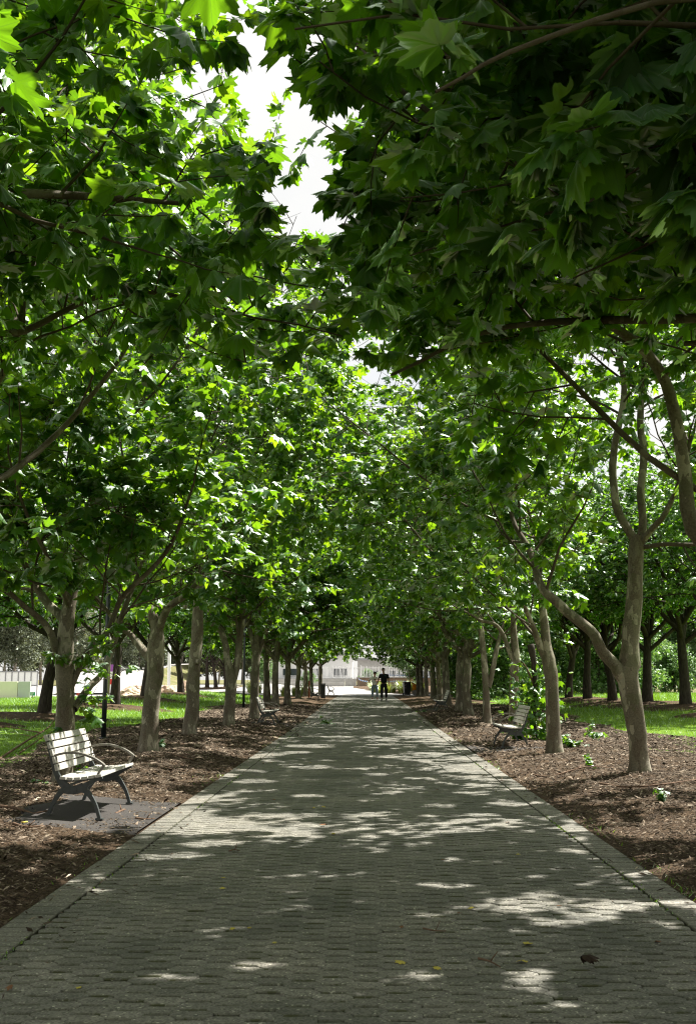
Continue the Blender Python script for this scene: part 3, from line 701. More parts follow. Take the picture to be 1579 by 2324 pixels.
special(150, 1778, [(140, 1778, 22), (147, 1690, 21), (149, 1620, 21), (147, 1505, 20), (152, 1415, 17), (166, 1320, 13), (185, 1250, 11), (205, 1150, 8), (225, 1030, 5)],
        [[(149, 1410, 11), (110, 1365, 10, .1), (73, 1311, 8, .2), (50, 1255, 7, .2), (86, 1203, 6, .1), (142, 1121, 5, -.3), (170, 1040, 3, -.6)],
         [(132, 1490, 9), (108, 1423, 8, -.2), (47, 1363, 6, -.5), (-30, 1290, 4, -.8), (-90, 1210, 3, -1)],
         [(160, 1560, 9), (200, 1480, 7, .1), (241, 1440, 6.5, 0), (276, 1363, 6, -.2), (328, 1315, 5.5, -.4), (375, 1263, 5, -.6), (405, 1212, 4, -.8), (440, 1110, 3, -1)],
         [(168, 1610, 9), (205, 1560, 8, .4), (236, 1523, 7, .7), (270, 1440, 6.5, 1), (290, 1380, 6, 1.2), (330, 1280, 4, 1.6), (350, 1180, 3, 2)],
         [(158, 1380, 7), (120, 1290, 5, -1), (60, 1160, 4, -1.6), (20, 1020, 2.5, -2)]], 101,
        'pale plane tree directly behind the nearest bench on the left', -1, auto=2, sprigs=[((.15, .1, 1.0), 7, .45), ((.35, 0, 1.6), 7, .5), ((.5, .1, 1.3), 5, .4), ((-.2, -.1, 1.5), 2, .25)])
special(338, 1706, [(338, 1706, 21), (342, 1620, 19), (352, 1534, 19), (355, 1462, 19), (356, 1419, 14), (335, 1370, 10), (325, 1280, 7), (320, 1180, 4)],
        [[(345, 1500, 10), (325, 1470, 9, .2), (301, 1442, 7, .3), (270, 1405, 6, .2), (225, 1350, 4, 0), (190, 1280, 3, 0)],
         [(360, 1430, 10), (385, 1379, 8, -.3), (430, 1345, 7, -.7), (470, 1290, 5, -1.2), (500, 1200, 3, -1.6)]], 102, 'thick plane tree with low fork, second on the left from the nearest bench', -1, auto=3)
special(429, 1672, [(429, 1672, 15), (437, 1600, 14), (439, 1540, 14.5), (447, 1450, 13), (450, 1380, 12), (455, 1330, 10), (462, 1250, 7), (470, 1150, 4)], [], 103,
        'straight pale plane tree with a round branch scar, third on the left', -1, auto=4, zmin=2.9, stub=[((.16, -.1, 1.6), (.06, -.12, .02), .05), ((-.1, -.15, 2.8), (-.04, -.06, 0), .04)])
special(519, 1648, [(519, 1648, 13), (522, 1590, 12), (525, 1543, 12.5), (516, 1500, 8), (512, 1462, 7.5), (498, 1427, 6.5), (472, 1410, 5), (440, 1380, 3)],
        [[(528, 1548, 9), (538, 1500, 8.5, .1), (544, 1450, 8, .1), (548, 1412, 7, 0), (552, 1340, 6, -.2), (560, 1250, 4, -.4)]], 104, 'plane tree splitting low into a wide V, fourth on the left', -1, auto=2)
special(577, 1633, [(577, 1633, 10.5), (578, 1560, 10), (581, 1500, 9.5), (583, 1470, 8), (586, 1412, 6), (588, 1350, 4.5), (590, 1250, 3)],
        [[(580, 1490, 6), (572, 1445, 5), (565, 1412, 4.5), (555, 1360, 3)], [(584, 1490, 6), (595, 1450, 5), (611, 1412, 4.5, -.3), (640, 1360, 3, -.8)]], 105, 'slim plane tree just behind the second bench on the left', -1, auto=3)
# right row
special(1451, 1756, [(1451, 1756, 23), (1447, 1690, 20), (1443, 1647, 21), (1424, 1545, 23), (1427, 1500, 22), (1429, 1457, 20), (1438, 1362, 18), (1442, 1250, 17), (1447, 1215, 15)],
        [[(1442, 1232, 11), (1428, 1206, 10), (1404, 1162, 9.5), (1398, 1110, 9), (1400, 1030, 8.5), (1416, 960, 8), (1428, 884, 7), (1419, 796, 6, .1), (1400, 700, 4, .2), (1380, 600, 3, .2)],
         [(1450, 1232, 11), (1456, 1195, 9.5), (1451, 1118, 9), (1460, 1045, 9), (1451, 972, 8), (1460, 855, 7, .1), (1470, 760, 6, .3), (1500, 640, 3, .6)],
         [(1452, 1235, 8), (1480, 1205, 7, -.2), (1510, 1171, 6.5, -.4), (1545, 1089, 5, -.6), (1580, 980, 3.5, -.9)],
         [(1455, 1243, 6), (1501, 1234, 5, -.2), (1579, 1232, 4, -.5), (1650, 1215, 3, -.8)],
         [(1415, 1540, 17), (1398, 1512, 14), (1366, 1485, 12.5), (1348, 1444, 12), (1319, 1412, 11.5), (1281, 1380, 11), (1245, 1345, 10), (1225, 1305, 8, .1), (1205, 1240, 7, .3), (1170, 1180, 5, .6), (1150, 1100, 4, .9)]], 201,
        'large plane tree with a thick limb arching left, nearest trunk on the right', 1, auto=0, bare=.45)
special(1258, 1706, [(1258, 1706, 17.5), (1254, 1640, 15.5), (1251, 1552, 14.5), (1246, 1510, 15), (1238, 1457, 11), (1233, 1400, 9), (1222, 1320, 7), (1215, 1220, 4)],
        [[(1240, 1500, 9), (1222, 1465, 8), (1205, 1420, 6, -.2), (1180, 1370, 4.5, -.5), (1140, 1330, 3, -.9)],
         [(1165, 1180, 6), (1145, 1140, 7, .5), (1120, 1060, 7, .6), (1095, 960, 6, .7), (1078, 870, 4, .8)]], 202, 'mottled plane tree right of the bench on the right side', 1, auto=3, sprigs=[((.5, -.2, .35), 3, .35)])
special(1164, 1668, [(1164, 1668, 11), (1164, 1600, 9.5), (1166, 1513, 10), (1170, 1495, 9.5), (1166, 1448, 8), (1163, 1400, 6), (1160, 1300, 4)],
        [[(1168, 1505, 6), (1150, 1465, 5), (1138, 1440, 4.5), (1123, 1420, 4, -.2), (1095, 1411, 3.5, -.4), (1060, 1390, 2.5, -.8)]], 203, 'dark plane tree rising behind the bench on the right', 1, auto=3)
special(1105, 1642, [(1105, 1642, 9.5), (1102, 1560, 7.5), (1098, 1500, 7), (1092, 1440, 6.5), (1085, 1380, 5), (1080, 1300, 3)],
        [[(1108, 1560, 6), (1118, 1520, 5.5), (1128, 1470, 5), (1140, 1420, 3.5, .2)]], 204, 'slender plane tree left of the bench on the right side', 1, auto=3)
# the trees whose trunks stand just outside the frame: their crowns reach over the path
def outer_near(x, y, seed, label, s, limbs, nauto, **kw):
    base = (x, y, Hf(x, y) - .03); rg = np.random.default_rng(seed + 9)
    tr = [(0, 0, 0, .17), (.02, 0, .9, .15), (0, .05, 1.7, .14), (-.05 * s, 0, 2.4, .12), (-.1 * s, 0, 3.6, .09), (0, 0, 5, .06), (.1, 0, 6.5, .03)]
    L = [[(p[0] - base[0], p[1] - base[1], p[2] - base[2], p[3]) for p in l] for l in limbs]; kw['ncust'] = len(L)
    L += auto_limbs(rg, (0, 0, 2.5), nauto, .036, 3.8, 5.2, (-.6 * s, 0))
    cfg = dict(env=kerb_env(s), xlim=xlimL if s < 0 else xlimR, arch=.3, zmin=2.6); cfg.update(kw)
    return make_tree('plane_tree', base, tr, L, seed, cfg, label, 'tree', G1)
def ap(px, py, Y, r):
    v = at(px, py, Y); return (v.x, v.y, v.z, r)
outer_near(-3.9, 8.6, 301, 'plane tree leaning in from beyond the left edge, its branches across the upper left', -1,
           [[(-3.9, 8.6, 2.4, .07), ap(-60, 820, 8.3, .035), ap(60, 765, 8.0, .026), ap(200, 700, 7.6, .019), ap(380, 690, 7.3, .013), ap(560, 740, 7.0, .008)],
            [(-3.9, 8.6, 2.8, .06), ap(-40, 640, 8.6, .03), ap(100, 560, 8.6, .022), ap(300, 570, 8.4, .015), ap(520, 600, 8.2, .009)]], 5, dens=.68, xlim=lambda wp: xlimL(wp) and (wp[2] - CH) / max(wp[1], 1) > .30 + _rgap.normal(0, .025))
outer_near(-3.9, 4.4, 302, 'nearest plane tree over the left edge, its big leaves along the top left', -1,
           [[(-3.9, 4.4, 2.8, .06), (-2.9, 4.9, 3.6, .045), (-2.0, 5.6, 4.0, .03), (-1.2, 6.4, 4.3, .015)]], 5, dens=.65, camd=14, xlim=lambda wp: xlimL(wp) and (wp[2] - CH) / max(wp[1], 1) > .36 + _rgap.normal(0, .025))
outer_near(3.95, 9.4, 303, 'plane tree with a dark limb curving in at the right edge', 1,
           [[(3.9, 9.4, 1.9, .10), ap(1595, 1230, 9.3, .075), ap(1551, 1060, 9.2, .06), ap(1525, 960, 9.1, .055), ap(1500, 870, 9.0, .05), ap(1440, 790, 8.9, .045), ap(1330, 700, 8.7, .03), ap(1200, 560, 8.4, .02), ap(1120, 400, 8.2, .012)],
            [(3.9, 9.4, 2.9, .06), ap(1540, 560, 8.6, .035), ap(1400, 470, 8.0, .02), ap(1250, 440, 7.6, .012)]], 6, dens=1.15, sd=1.25, xlim=lambda wp: xlimR(wp) and (wp[2] - CH) / max(wp[1], 1) > (.29 if wp[0] / max(wp[1], 1) < .09 else .16) + _rgap.normal(0, .02) and not (wp[0] / max(wp[1], 1) > .175 and (wp[2] - CH) / max(wp[1], 1) < .35 + _rgap.normal(0, .02)))
outer_near(3.8, 4.9, 304, 'nearest plane tree over the right edge, its large dark leaves hanging at the top right', 1,
           [[(3.8, 4.9, 2.3, .07), (3.0, 4.7, 3.1, .035), (2.0, 4.5, 3.6, .022), (1.0, 4.2, 3.8, .013), (.3, 3.9, 3.75, .008)],
            [(3.8, 4.9, 2.6, .06), (2.9, 5.6, 3.3, .04), (2.0, 6.2, 3.5, .03), (.9, 6.6, 3.6, .018), (.2, 6.9, 3.4, .01)],
            [(3.8, 4.9, 2.8, .06), (2.8, 3.9, 3.4, .026), (1.8, 3.5, 3.6, .016), (.9, 3.3, 3.55, .009)],
            [(3.8, 4.9, 2.9, .04), (2.6, 4.0, 3.75, .022), (1.3, 3.3, 3.6, .013), (.45, 2.95, 3.2, .008), (.1, 2.9, 3.0, .005)],
            [(3.8, 4.9, 2.5, .06), (3.2, 6.4, 3.4, .035), (2.3, 7.4, 3.7, .02)]], 6, dens=1.15, leaf=.158, sd=1.2, camd=6.2, xlim=lambda wp: wp[0] / max(wp[1], 1) > (-.10 if (wp[2] - CH) / max(wp[1], 1) > .57 else -.04) and (wp[2] - CH) / max(wp[1], 1) > .33 + _rgap.normal(0, .03), zmin=2.7)
# the rest of the two rows share three crowns
protos = []
for i in range(4):
    rg = np.random.default_rng(40 + i); b = .04 * i
    tr = [(0, 0, 0, .17), (.05 - b, .03, .8, .145), (.02, .05, 1.5, .14), (.1 - b, .05, 2.2, .125), (.12, 0, 3.3, .09), (.0, .05, 4.6, .06), (.1, .1, 6.2, .03)]
    L = auto_limbs(rg, (.08, .03, 2.15), 8, .08, 5.0, 5.8)
    p = make_tree('plane_tree', (0, 0, 0), tr, L, 400 + i, dict(env=(0, 0, 5.5, 5.4, 4.8, 4.6), zmin=2.2, dens=.75, leaf=.17, sd=.88), 'x', 'tree', G1, unique=False, lod='low')
    protos.append(p)
rest = [(606, 1596, 'dark plane tree seen above the armrest of the second bench on the left'), (625, 1601, 'forked plane tree leaning to the path, behind the second bench on the left'), (653, 1599, 'pale straight plane tree in the middle of the left row'),
        (677, 1586, 'pale plane tree with a Y fork, left of the rusty post'), (693, 1581.5, 'plane tree right beside the rusty post on the left'), (707, 1579.5, 'thin pale plane tree behind the far left bench'),
        (728, 1577, 'last plane tree of the left row, by the black bin'),
        (1063, 1626, 'rough barked plane tree, fourth on the right from the bench with climbing leaves'), (1042, 1616, 'plane tree with two pale upper limbs in the right row'), (1014, 1603, 'brown plane tree just right of the second bench on the right'),
        (997, 1592, 'plane tree standing behind the second bench on the right'), (984, 1585.5, 'plane tree between the second right bench and the close group of trunks'), (966, 1581, 'pale trunk, rightmost of the close group of three near the wheelie bin'),
        (957, 1579.5, 'middle trunk of the close group of three near the wheelie bin'), (949, 1578.5, 'trunk nearest the wheelie bin at the far end of the right row')]
rr = random.Random(8)
for i, (px, py, lab) in enumerate(rest):
    b = hit(px, py); rz = rr.uniform(0, 6.28); s = rr.uniform(.9, 1.08); loc = (b.x, b.y, ground_z(b.x, b.y) - .03)
    if i < 4: o = protos[i]; o.location = loc; o.rotation_euler.z = rz; o.scale = (s, s, s); o['label'] = lab
    else: copy_tree(protos[i % 4], loc, rz, lab, s)

for x, y, lab in ((-3.9, -4.2, 'plane tree standing behind the viewpoint on the left side of the path'), (3.9, -4.0, 'plane tree standing behind the viewpoint on the right side of the path')):
    copy_tree(protos[0 if x < 0 else 2], (x, y, Hf(x, y)), 1.0 + x, lab, .92)
# outer rows on the lawns: dark trunks, small leaves
G2 = 'dark trunked trees standing on the lawns'
op = []
for i in range(3):
    rg = np.random.default_rng(60 + i); x = .25 * (i - 1)
    tr = [(0, 0, 0, .17), (x * .3, 0, .9, .15), (x, .05, 1.7, .14), (x * 1.2, .05, 2.3, .12), (x, 0, 3.4, .08), (0, .05, 4.6, .05), (0, .1, 5.6, .03)]
    L = auto_limbs(rg, (x, .03, 2.0), 7, .085, 3.4, 5.2)
    op.append(make_tree('lawn_tree', (0, 0, 0), tr, L, 600 + i, dict(env=(0, 0, 5.3, 4.1, 4.1, 3.6), zmin=2.5, dens=1.35, leaf=.115, bark='bark_dark', lm='leaf_small', tw=.9), 'x', 'tree', G2, unique=False, lod='tiny'))
outer = [(100, 1629, 'black trunk on the left lawn nearest the cream wall, on its own mulch mound'), (262, 1606, 'forked dark tree on the left lawn right of the black lamp post'), (327, 1586, 'V shaped dark tree on the left lawn behind the thick plane tree'),
         (411, 1577, 'small leaning dark tree by the far mulch mound on the left lawn'), (470, 1563, 'far dark tree on the left lawn, left one of a pair'), (490, 1563, 'far dark tree on the left lawn, right one of a pair'), (512, 1562, 'far dark tree on the left lawn seen beside the V shaped plane tree'),
         (1555, 1606, 'dark tree on the right lawn at the right edge'), (1468, 1600, 'dark forked tree on the right lawn right of the large plane tree'), (1390, 1597, 'dark tree on the right lawn partly behind the large plane tree'),
         (1333, 1592, 'straight dark tree on the right lawn under the arching limb'), (1290, 1589, 'dark tree forking into three on the right lawn'), (-120, 1645, 'dark lawn tree beyond the left edge with its crown reaching in'), (1680, 1622, 'dark lawn tree beyond the right edge with its crown reaching in')]
opos = []
for i, (px, py, lab) in enumerate(outer):
    b = hit(px, py); rz = rr.uniform(0, 6.28); s = rr.uniform(.92, 1.1); loc = (b.x, b.y, Hf(b.x, b.y) + .06); opos.append((b.x, b.y))
    if i < 3: o = op[i]; o.location = loc; o.rotation_euler.z = rz; o.scale = (s, s, s); o['label'] = lab
    else: copy_tree(op[i % 3], loc, rz, lab, s)
def mound(x, y, r, h, sd):
    n, k = 10, 26; rg = np.random.default_rng(sd); V = []
    for i in range(n + 1):
        for j in range(k):
            a_ = 2 * math.pi * j / k; q = r * i / n * (1 + .12 * math.sin(3 * a_ + sd) + .06 * math.sin(7 * a_)); X, Y = x + q * math.cos(a_) * 1.25, y + q * math.sin(a_)
            V.append((X, Y, Hf(X, Y) + h * (1 - (i / n) ** 2) - .03 * (i == n) + rg.normal(0, .006)))
    i = (np.arange(n)[:, None] * k + np.arange(k)[None]).ravel(); i2 = (np.arange(n)[:, None] * k + ((np.arange(k) + 1) % k)[None]).ravel()
    tag(mesh_np('mulch_mound', np.array(V), [np.stack([i, i + k, i2 + k, i2], 1)], M['mulch'], None, True), kind='structure')
for i, (x, y) in enumerate(opos): mound(x, y, 1.5, .13, i)
print('trees done', time.time() - T00)

# ------------------------------------------------------------------ benches
G3 = 'slatted benches facing the path'
def make_bench():
    root = empty('park_bench', (0, 0, 0)); hl = .62          # faces +x, length along y
    # seat: six slats
    prof = [(-.365, .372), (-.30, .366), (-.235, .366), (-.17, .371), (-.105, .381), (-.04, .392)]
    for i, (x, z) in enumerate(prof):
        b = MB(); t = math.atan2((prof[min(i + 1, 5)][1] - prof[max(i - 1, 0)][1]), (prof[min(i + 1, 5)][0] - prof[max(i - 1, 0)][0]))
        b.box((x, 0, z), (.054, 1.36, .026), ry=-t); b.build('seat_slat', M['slat'], root, bevel=.004)
    sc = MB()
    for i in range(5):
        f = i / 4; x = -.43 - .085 * f - .02 * f * f; z = .465 + .066 * i; b = MB(); b.box((x, 0, z), (.024, 1.36, .058), ry=R(-14 - 6 * f)); b.build('back_slat', M['slat'], root, bevel=.004)
        for y in (-hl - .02, hl + .02):
            for dz in (-.016, .016): sc.sphere((x + .013, y, z + dz), .006, 6, 4)
    for x, z in prof:
        for y in (-.6815, .6815):
            for dx in (-.014, .014): sc.sphere((x + dx, y, z), .005, 6, 4)
    for y in (-hl, hl):
        f = MB(); e = .0
        def rb(P, W, th, n=14): 
            Q = curve([(p[0], p[1], w_) for p, w_ in zip(P, W)], n); f.ribbon([(q[0], q[1]) for q in Q], [q[2] for q in Q], y - th / 2, y + th / 2)
        rb([(-.545, .74), (-.50, .60), (-.455, .45), (-.40, .345), (-.34, .285)], [.022, .032, .040, .052, .075], .038)      # back support down to the hub
        rb([(-.36, .275), (-.27, .262), (-.19, .285)], [.085, .075, .085], .041)                                                # hub
        rb([(-.20, .285), (-.13, .325), (-.06, .362), (-.015, .375)], [.06, .042, .034, .022], .034)                            # arm to the front of the seat
        rb([(-.40, .340), (-.30, .345), (-.20, .350), (-.10, .363), (-.02, .375)], [.022, .018, .018, .018, .018], .030)        # rail under the slats
        rb([(-.21, .29), (-.14, .235), (-.075, .14), (-.035, .03), (-.030, .0)], [.07, .045, .032, .030, .034], .036)          # front leg
        rb([(-.34, .28), (-.40, .235), (-.455, .15), (-.50, .04), (-.512, .0)], [.07, .045, .032, .030, .034], .0355)          # rear leg
        f.box((-.028, y, .007), (.07, .05, .014)); f.box((-.512, y, .007), (.07, .052, .014))
        f.tube([(-.275, y - .026, .262), (-.275, y + .026, .262)], .030, 14)
        for i in range(5):
            q = i / 4; f.box((-.43 - .085 * q - .02 * q * q + .006, y + (.008 if y > 0 else -.008), .465 + .066 * i), (.016, .012, .05))
        f.build('end_frame', M['iron'], root)
        g_ = MB(); P = curve([(-.475, .565), (-.38, .590), (-.25, .592), (-.12, .555), (-.03, .505), (.0, .478)], 16)
        g_.ribbon([(p[0], p[1]) for p in P], [.020] * 16, y - .024, y + .024)
        P = curve([(-.004, .49), (-.020, .455), (-.048, .42), (-.060, .375)], 8); g_.ribbon([(p[0], p[1]) for p in P], [.024, .024, .022, .022, .020, .020, .020, .020], y - .019, y + .019)
        g_.build('armrest', M['arm'], root, bevel=.003)
    m = MB(); m.tube([(-.36, -hl + .02, .29), (-.36, hl - .02, .29)], .012, 8); m.build('stretcher', M['iron'], root)
    return root
bench = make_bench()
def put_bench(x, y, face, label, first=False, rz=0):
    z = Hf(x - .25 * face, y) + .012; loc = (x, y, z); r_ = (0 if face > 0 else math.pi) + rz
    if first: bench.location = loc; bench.rotation_euler.z = r_; tag(bench, label, 'bench', G3)
    else: copy_tree(bench, loc, r_, label)
put_bench(-2.39, 10.52, 1, 'weathered white slatted bench in the left foreground with black iron legs', True)
b = hit(627, 1649.5); put_bench(-2.45, b.y + .62, 1, 'bench with sunlit slats further along the left row, beside the slim plane tree')
b = hit(716, 1589); put_bench(-2.55, b.y + .6, 1, 'far left bench beside the black bin')
b = hit(743, 1577.5); put_bench(b.x + .5, b.y + .8, 1, 'farthest bench, at the end of the path on the left, seen against pale paving')
put_bench(2.47, 20.5, -1, 'shaded bench on the right with leaves climbing behind its backrest')
b = hit(979, 1617); put_bench(2.6, b.y + .4, -1, 'small far bench in the right row of trees')
for (x0, x1, y0, y1) in ((-3.25, -PW, 9.25, 11.65), (-3.2, -PW, 29.2, 31.6), (PW, 3.25, 19.3, 21.7), (PW, 3.25, 41.5, 43.6)):
    xs = np.linspace(x0, x1, 14); ys = np.linspace(y0, y1, 20); X, Y = np.meshgrid(xs, ys); rg = np.random.default_rng(int(y0))
    s = 1 if x0 > 0 else -1; Z = H(X, Y) + .026 ; X2 = X + .0; 
    # irregular outer edge
    X2 = np.where(np.abs(X) > abs(x0 if s < 0 else x1) - .1, X + s * .09 * np.sin(Y * 5), X); V = np.stack([X2, Y + .05 * np.sin(X * 9) * ((Y < y0 + .05) | (Y > y1 - .05)), Z], -1)
    V[:, :, 2] -= np.where((Y < y0 + .01) | (Y > y1 - .01) | (np.abs(X) > max(abs(x0), abs(x1)) - .01), .06, 0)
    i = (np.arange(19)[:, None] * 14 + np.arange(13)[None]).ravel()
    tag(mesh_np('bench_pad', V.reshape(-1, 3), [np.stack([i, i + 1, i + 15, i + 14], 1)], M['asphalt'], None, True), kind='structure')

# ------------------------------------------------------------------ lamp posts
def lamp():
    root = empty('lamp_post', (0, 0, 0)); m = MB(); m.tube([(0, 0, 0), (0, 0, .9), (0, 0, .95), (0, 0, 4.6)], [.052, .052, .045, .038], 14); m.tube([(0, 0, -.02), (0, 0, .02)], .085, 14); m.build('pole', M['black'], root, True)
    h = MB(); h.tube([(0, 0, 4.6), (0, 0, 4.66), (0, 0, 4.80), (0, 0, 4.86)], [.06, .16, .17, .05], 16); h.build('lamp_head', M['black'], root, True); return root
lp = lamp()
for i, (px, py, lab) in enumerate([(235, 1681, 'black lamp post between the two nearest trees on the left'), (448, 1632, 'black lamp post mostly hidden behind the straight pale tree'), (553, 1606, 'slim black lamp post further along the left row')]):
    b = hit(px, py); loc = (b.x, b.y, ground_z(b.x, b.y))
    if i == 0: lp.location = loc; tag(lp, lab, 'lamp post', 'black lamp posts')
    else: copy_tree(lp, loc, 0, lab)

# ------------------------------------------------------------------ far end: bin, posts, kiosk, cart, walls, fence
b = hit(923, 1578.5); root = empty('wheelie_bin', (b.x, b.y, b.z), R(8), 'dark wheelie bin with a brown lid standing at the end of the path', 'bin')
m = MB(); m.box((0, 0, .50), (.52, .60, .90), taper=1.0); v = m.V
m.V = [((x * (.80 if z < .3 else 1.0)), y * (.78 if z < .3 else 1.0), z) for x, y, z in v]; m.build('body', M['binp'], root, bevel=.015)
m = MB(); m.box((0, 0, .975), (.60, .68, .05)); m.box((0, .33, .95), (.5, .05, .05)); m.build('lid', M['lid'], root, bevel=.012)
for x in (-.24, .24):
    m = MB(); m.tube([(x - .03, .25, .10), (x + .03, .25, .10)], .10, 16); m.build('wheel', M['tyre'], root)
# number painted on the front: 2 over 2
m = MB()
def seg2(mb, x, z, w_, h_, y): # a seven-segment 2
    t = w_ * .22
    for (cx, cz, ww, hh) in ((0, h_ / 2, w_, t), (w_ / 2 - t / 2, h_ / 4, t, h_ / 2 - t), (0, 0, w_, t), (-w_ / 2 + t / 2, -h_ / 4, t, h_ / 2 - t), (0, -h_ / 2, w_, t)): mb.box((x + cx, y, z + cz), (ww, .006, hh))
seg2(m, -.15, .78, .07, .13, -.288); seg2(m, -.15, .60, .07, .13, -.272); m.build('number', M['cream'], root)
b = hit(733, 1585); m = MB(); root = empty('litter_bin', (b.x, b.y, b.z), 0, 'narrow black bin standing by the far left bench', 'bin')
m.box((0, 0, .42), (.27, .27, .84)); m.build('body', M['black'], root, bevel=.01); m = MB(); m.box((0, 0, .87), (.31, .31, .05)); m.build('top', M['black'], root, bevel=.01)
b = hit(701, 1583.5); m = MB(); m.box((0, 0, .48), (.10, .10, .98)); m.box((0, 0, .985), (.12, .12, .03)); o = m.build('marker_post', M['rust'], None, bevel=.006); o.location = (b.x, b.y, b.z); tag(o, 'short rusty brown post among the far left trunks', 'post')
# kiosk
b = hit(1033, 1578.5); root = empty('kiosk', (b.x, b.y + .7, b.z), 0, 'terracotta brown box structure with a yellow sign behind the right row', 'kiosk')
m = MB(); m.box((0, 0, 1.15), (1.75, 1.3, 2.3)); m.build('wall', M['terra'], root, bevel=.01); m = MB(); m.box((0, 0, 2.36), (1.95, 1.5, .10)); m.box((.3, 0, 2.55), (1.1, .9, .3)); m.build('roof', M['rust'], root, bevel=.01)
m = MB(); m.box((-.16, -.662, 1.05), (.36, .02, .95)); sgn = m.build('sign', M['yellow'], root)
m = MB(); m.box((-.16, -.675, 1.66), (.30, .012, .24)); m.build('notice', M['ink'], root)
m = MB()
for i in range(7): m.box((-.16 + (.02 if i % 2 else 0), -.676, 1.38 - i * .115), (.26 - .05 * (i % 3), .008, .035))
m.build('lettering', M['ink'], sgn)
# cart with an orange cover
b = hit(944, 1578); root = empty('hand_cart', (b.x, b.y + .5, b.z), 0, 'small cart under an orange cover beside the wheelie bin', 'cart')
P = []; m = MB(); nx, ny = 9, 7
for j in range(ny):
    for i in range(nx):
        u, v_ = i / (nx - 1), j / (ny - 1); P.append((-.30 + .75 * u + .10 * v_ * 0, -.25 + .5 * v_, .98 - .62 * u ** 1.5 - .10 * abs(v_ - .5) * 2 + .03 * math.sin(9 * u + 5 * v_)))
for j in range(ny):
    for i in range(nx):
        x, y, z = P[j * nx + i]; P.append((x, y, max(z - .03, .3)))
F = []; o_ = nx * ny
for j in range(ny - 1):
    for i in range(nx - 1):
        a0 = j * nx + i; F += [(a0, a0 + 1, a0 + nx + 1, a0 + nx), (o_ + a0, o_ + a0 + nx, o_ + a0 + nx + 1, o_ + a0 + 1)]
m.add(P, F); m.box((-.05, 0, .55), (.40, .36, .5)); m.build('cover', M['orange'], root, True)
m = MB(); m.tube([(-.1, -.24, .2), (-.1, -.19, .2)], .2, 18); m.build('wheel', M['concrete'], root); m = MB(); m.tube([(-.1, 0, .35), (.55, 0, .25), (.75, 0, .8)], .018, 6); m.tube([(.4, -.2, .05), (.4, -.2, .5)], .02, 6); m.box((.1, 0, .28), (.9, .34, .04)); m.build('frame', M['arm'], root)

sheet('plaza', np.linspace(-16, 6.5, 46), np.arange(PE, 113, .7), -.004, M['plaza'])
# terraces
def wall(name, x0, x1, y, z0, z1, th, mat, label, cap=None, cat='wall'):
    root = empty(name, ((x0 + x1) / 2, y, z0), 0, label, cat); m = MB(); m.box((0, 0, (z1 - z0) / 2), (x1 - x0, th, z1 - z0)); m.build('wall_face', mat, root, bevel=.01)
    if cap: m = MB(); m.box((0, 0, z1 - z0 + .05), (x1 - x0 + .1, th + .12, .10)); m.build('cap', cap, root, bevel=.01)
    return root
zb = Hf(0, 112)
wall('retaining_wall', -.9, 22, 113, zb - .3, 1.42, .3, M['brownwall'], 'brown retaining wall with a pale cap behind the yellow grasses', M['concrete'])
wall('concrete_pier', -2.1, -.95, 111.6, zb - .3, 1.35, .9, M['concrete'], 'square concrete pier at the left end of the brown wall', None, 'pier')
wall('terrace_wall', -11, -2.15, 110.5, zb - .3, .98, .4, M['concrete'], 'lower pale concrete terrace wall left of the pier')
wall('terrace_wall', -11, -2.15, 112.6, zb - .3, 1.32, .4, M['concrete'], 'upper pale concrete terrace wall left of the pier, under the white fence')
m = MB(); m.box((9, 0, 0), (40, 40, .3)); o = m.build('terrace', M['plaza']); o.location = (0, 133.6, 1.22); tag(o, kind='structure')
# white fence with leaning pickets
root = empty('picket_fence', (0, 114.5, 1.37), 0, 'long white fence of thin slanting pickets across the far end', 'fence'); rg = random.Random(4); m = MB()
for i in range(235):
    x = -6.5 + i * .134 + rg.uniform(-.02, .02); ln = rg.uniform(-.13, .03); m.tube([(x, 0, 0), (x + ln, 0, rg.uniform(1.22, 1.34))], .021, 4)
m.build('pickets', M['white'], root); m = MB(); m.box((9, .03, 1.12), (31.5, .04, .05)); m.box((9, .03, .08), (31.5, .04, .05)); m.build('rails', M['white'], root)
for i in range(11):
    m = MB(); m.box((-6.5 + i * 3, .06, .7), (.10, .06, 1.4)); m.build('post', M['white'], root)
# buildings behind the fence
def building(x0, x1, y, z0, z1, mat, label, nwin, depth=8, roofmat='roof'):
    root = empty('building', ((x0 + x1) / 2, y, z0), 0, label, 'building'); w_ = x1 - x0; h_ = z1 - z0
    m = MB(); m.box((0, depth / 2, h_ / 2), (w_, depth, h_)); m.build('wall', mat, root)
    m = MB(); m.box((0, depth / 2 - .4, h_ + .12), (w_ + .8, depth + 1, .24)); m.build('roof', M[roofmat], root)
    for i in range(nwin):
        m = MB(); x = -w_ / 2 + (i + .5) * w_ / nwin; m.box((x, -.03, h_ * .30), (w_ / nwin * .6, .08, h_ * .28)); wn = m.build('window', M['glass'], root); m = MB(); m.box((x, -.085, h_ * .30), (.07, .03, h_ * .28)); m.box((x, -.085, h_ * .14), (w_ / nwin * .64, .05, .07)); m.build('frame', M['white'], wn)
building(-13, -1.5, 124, 1.3, 4.0, M['white'], 'low white building behind the fence, left of the people', 4)
building(-1, 22, 136, 1.3, 3.7, M['concrete'], 'long pale building behind the fence above the people', 7)
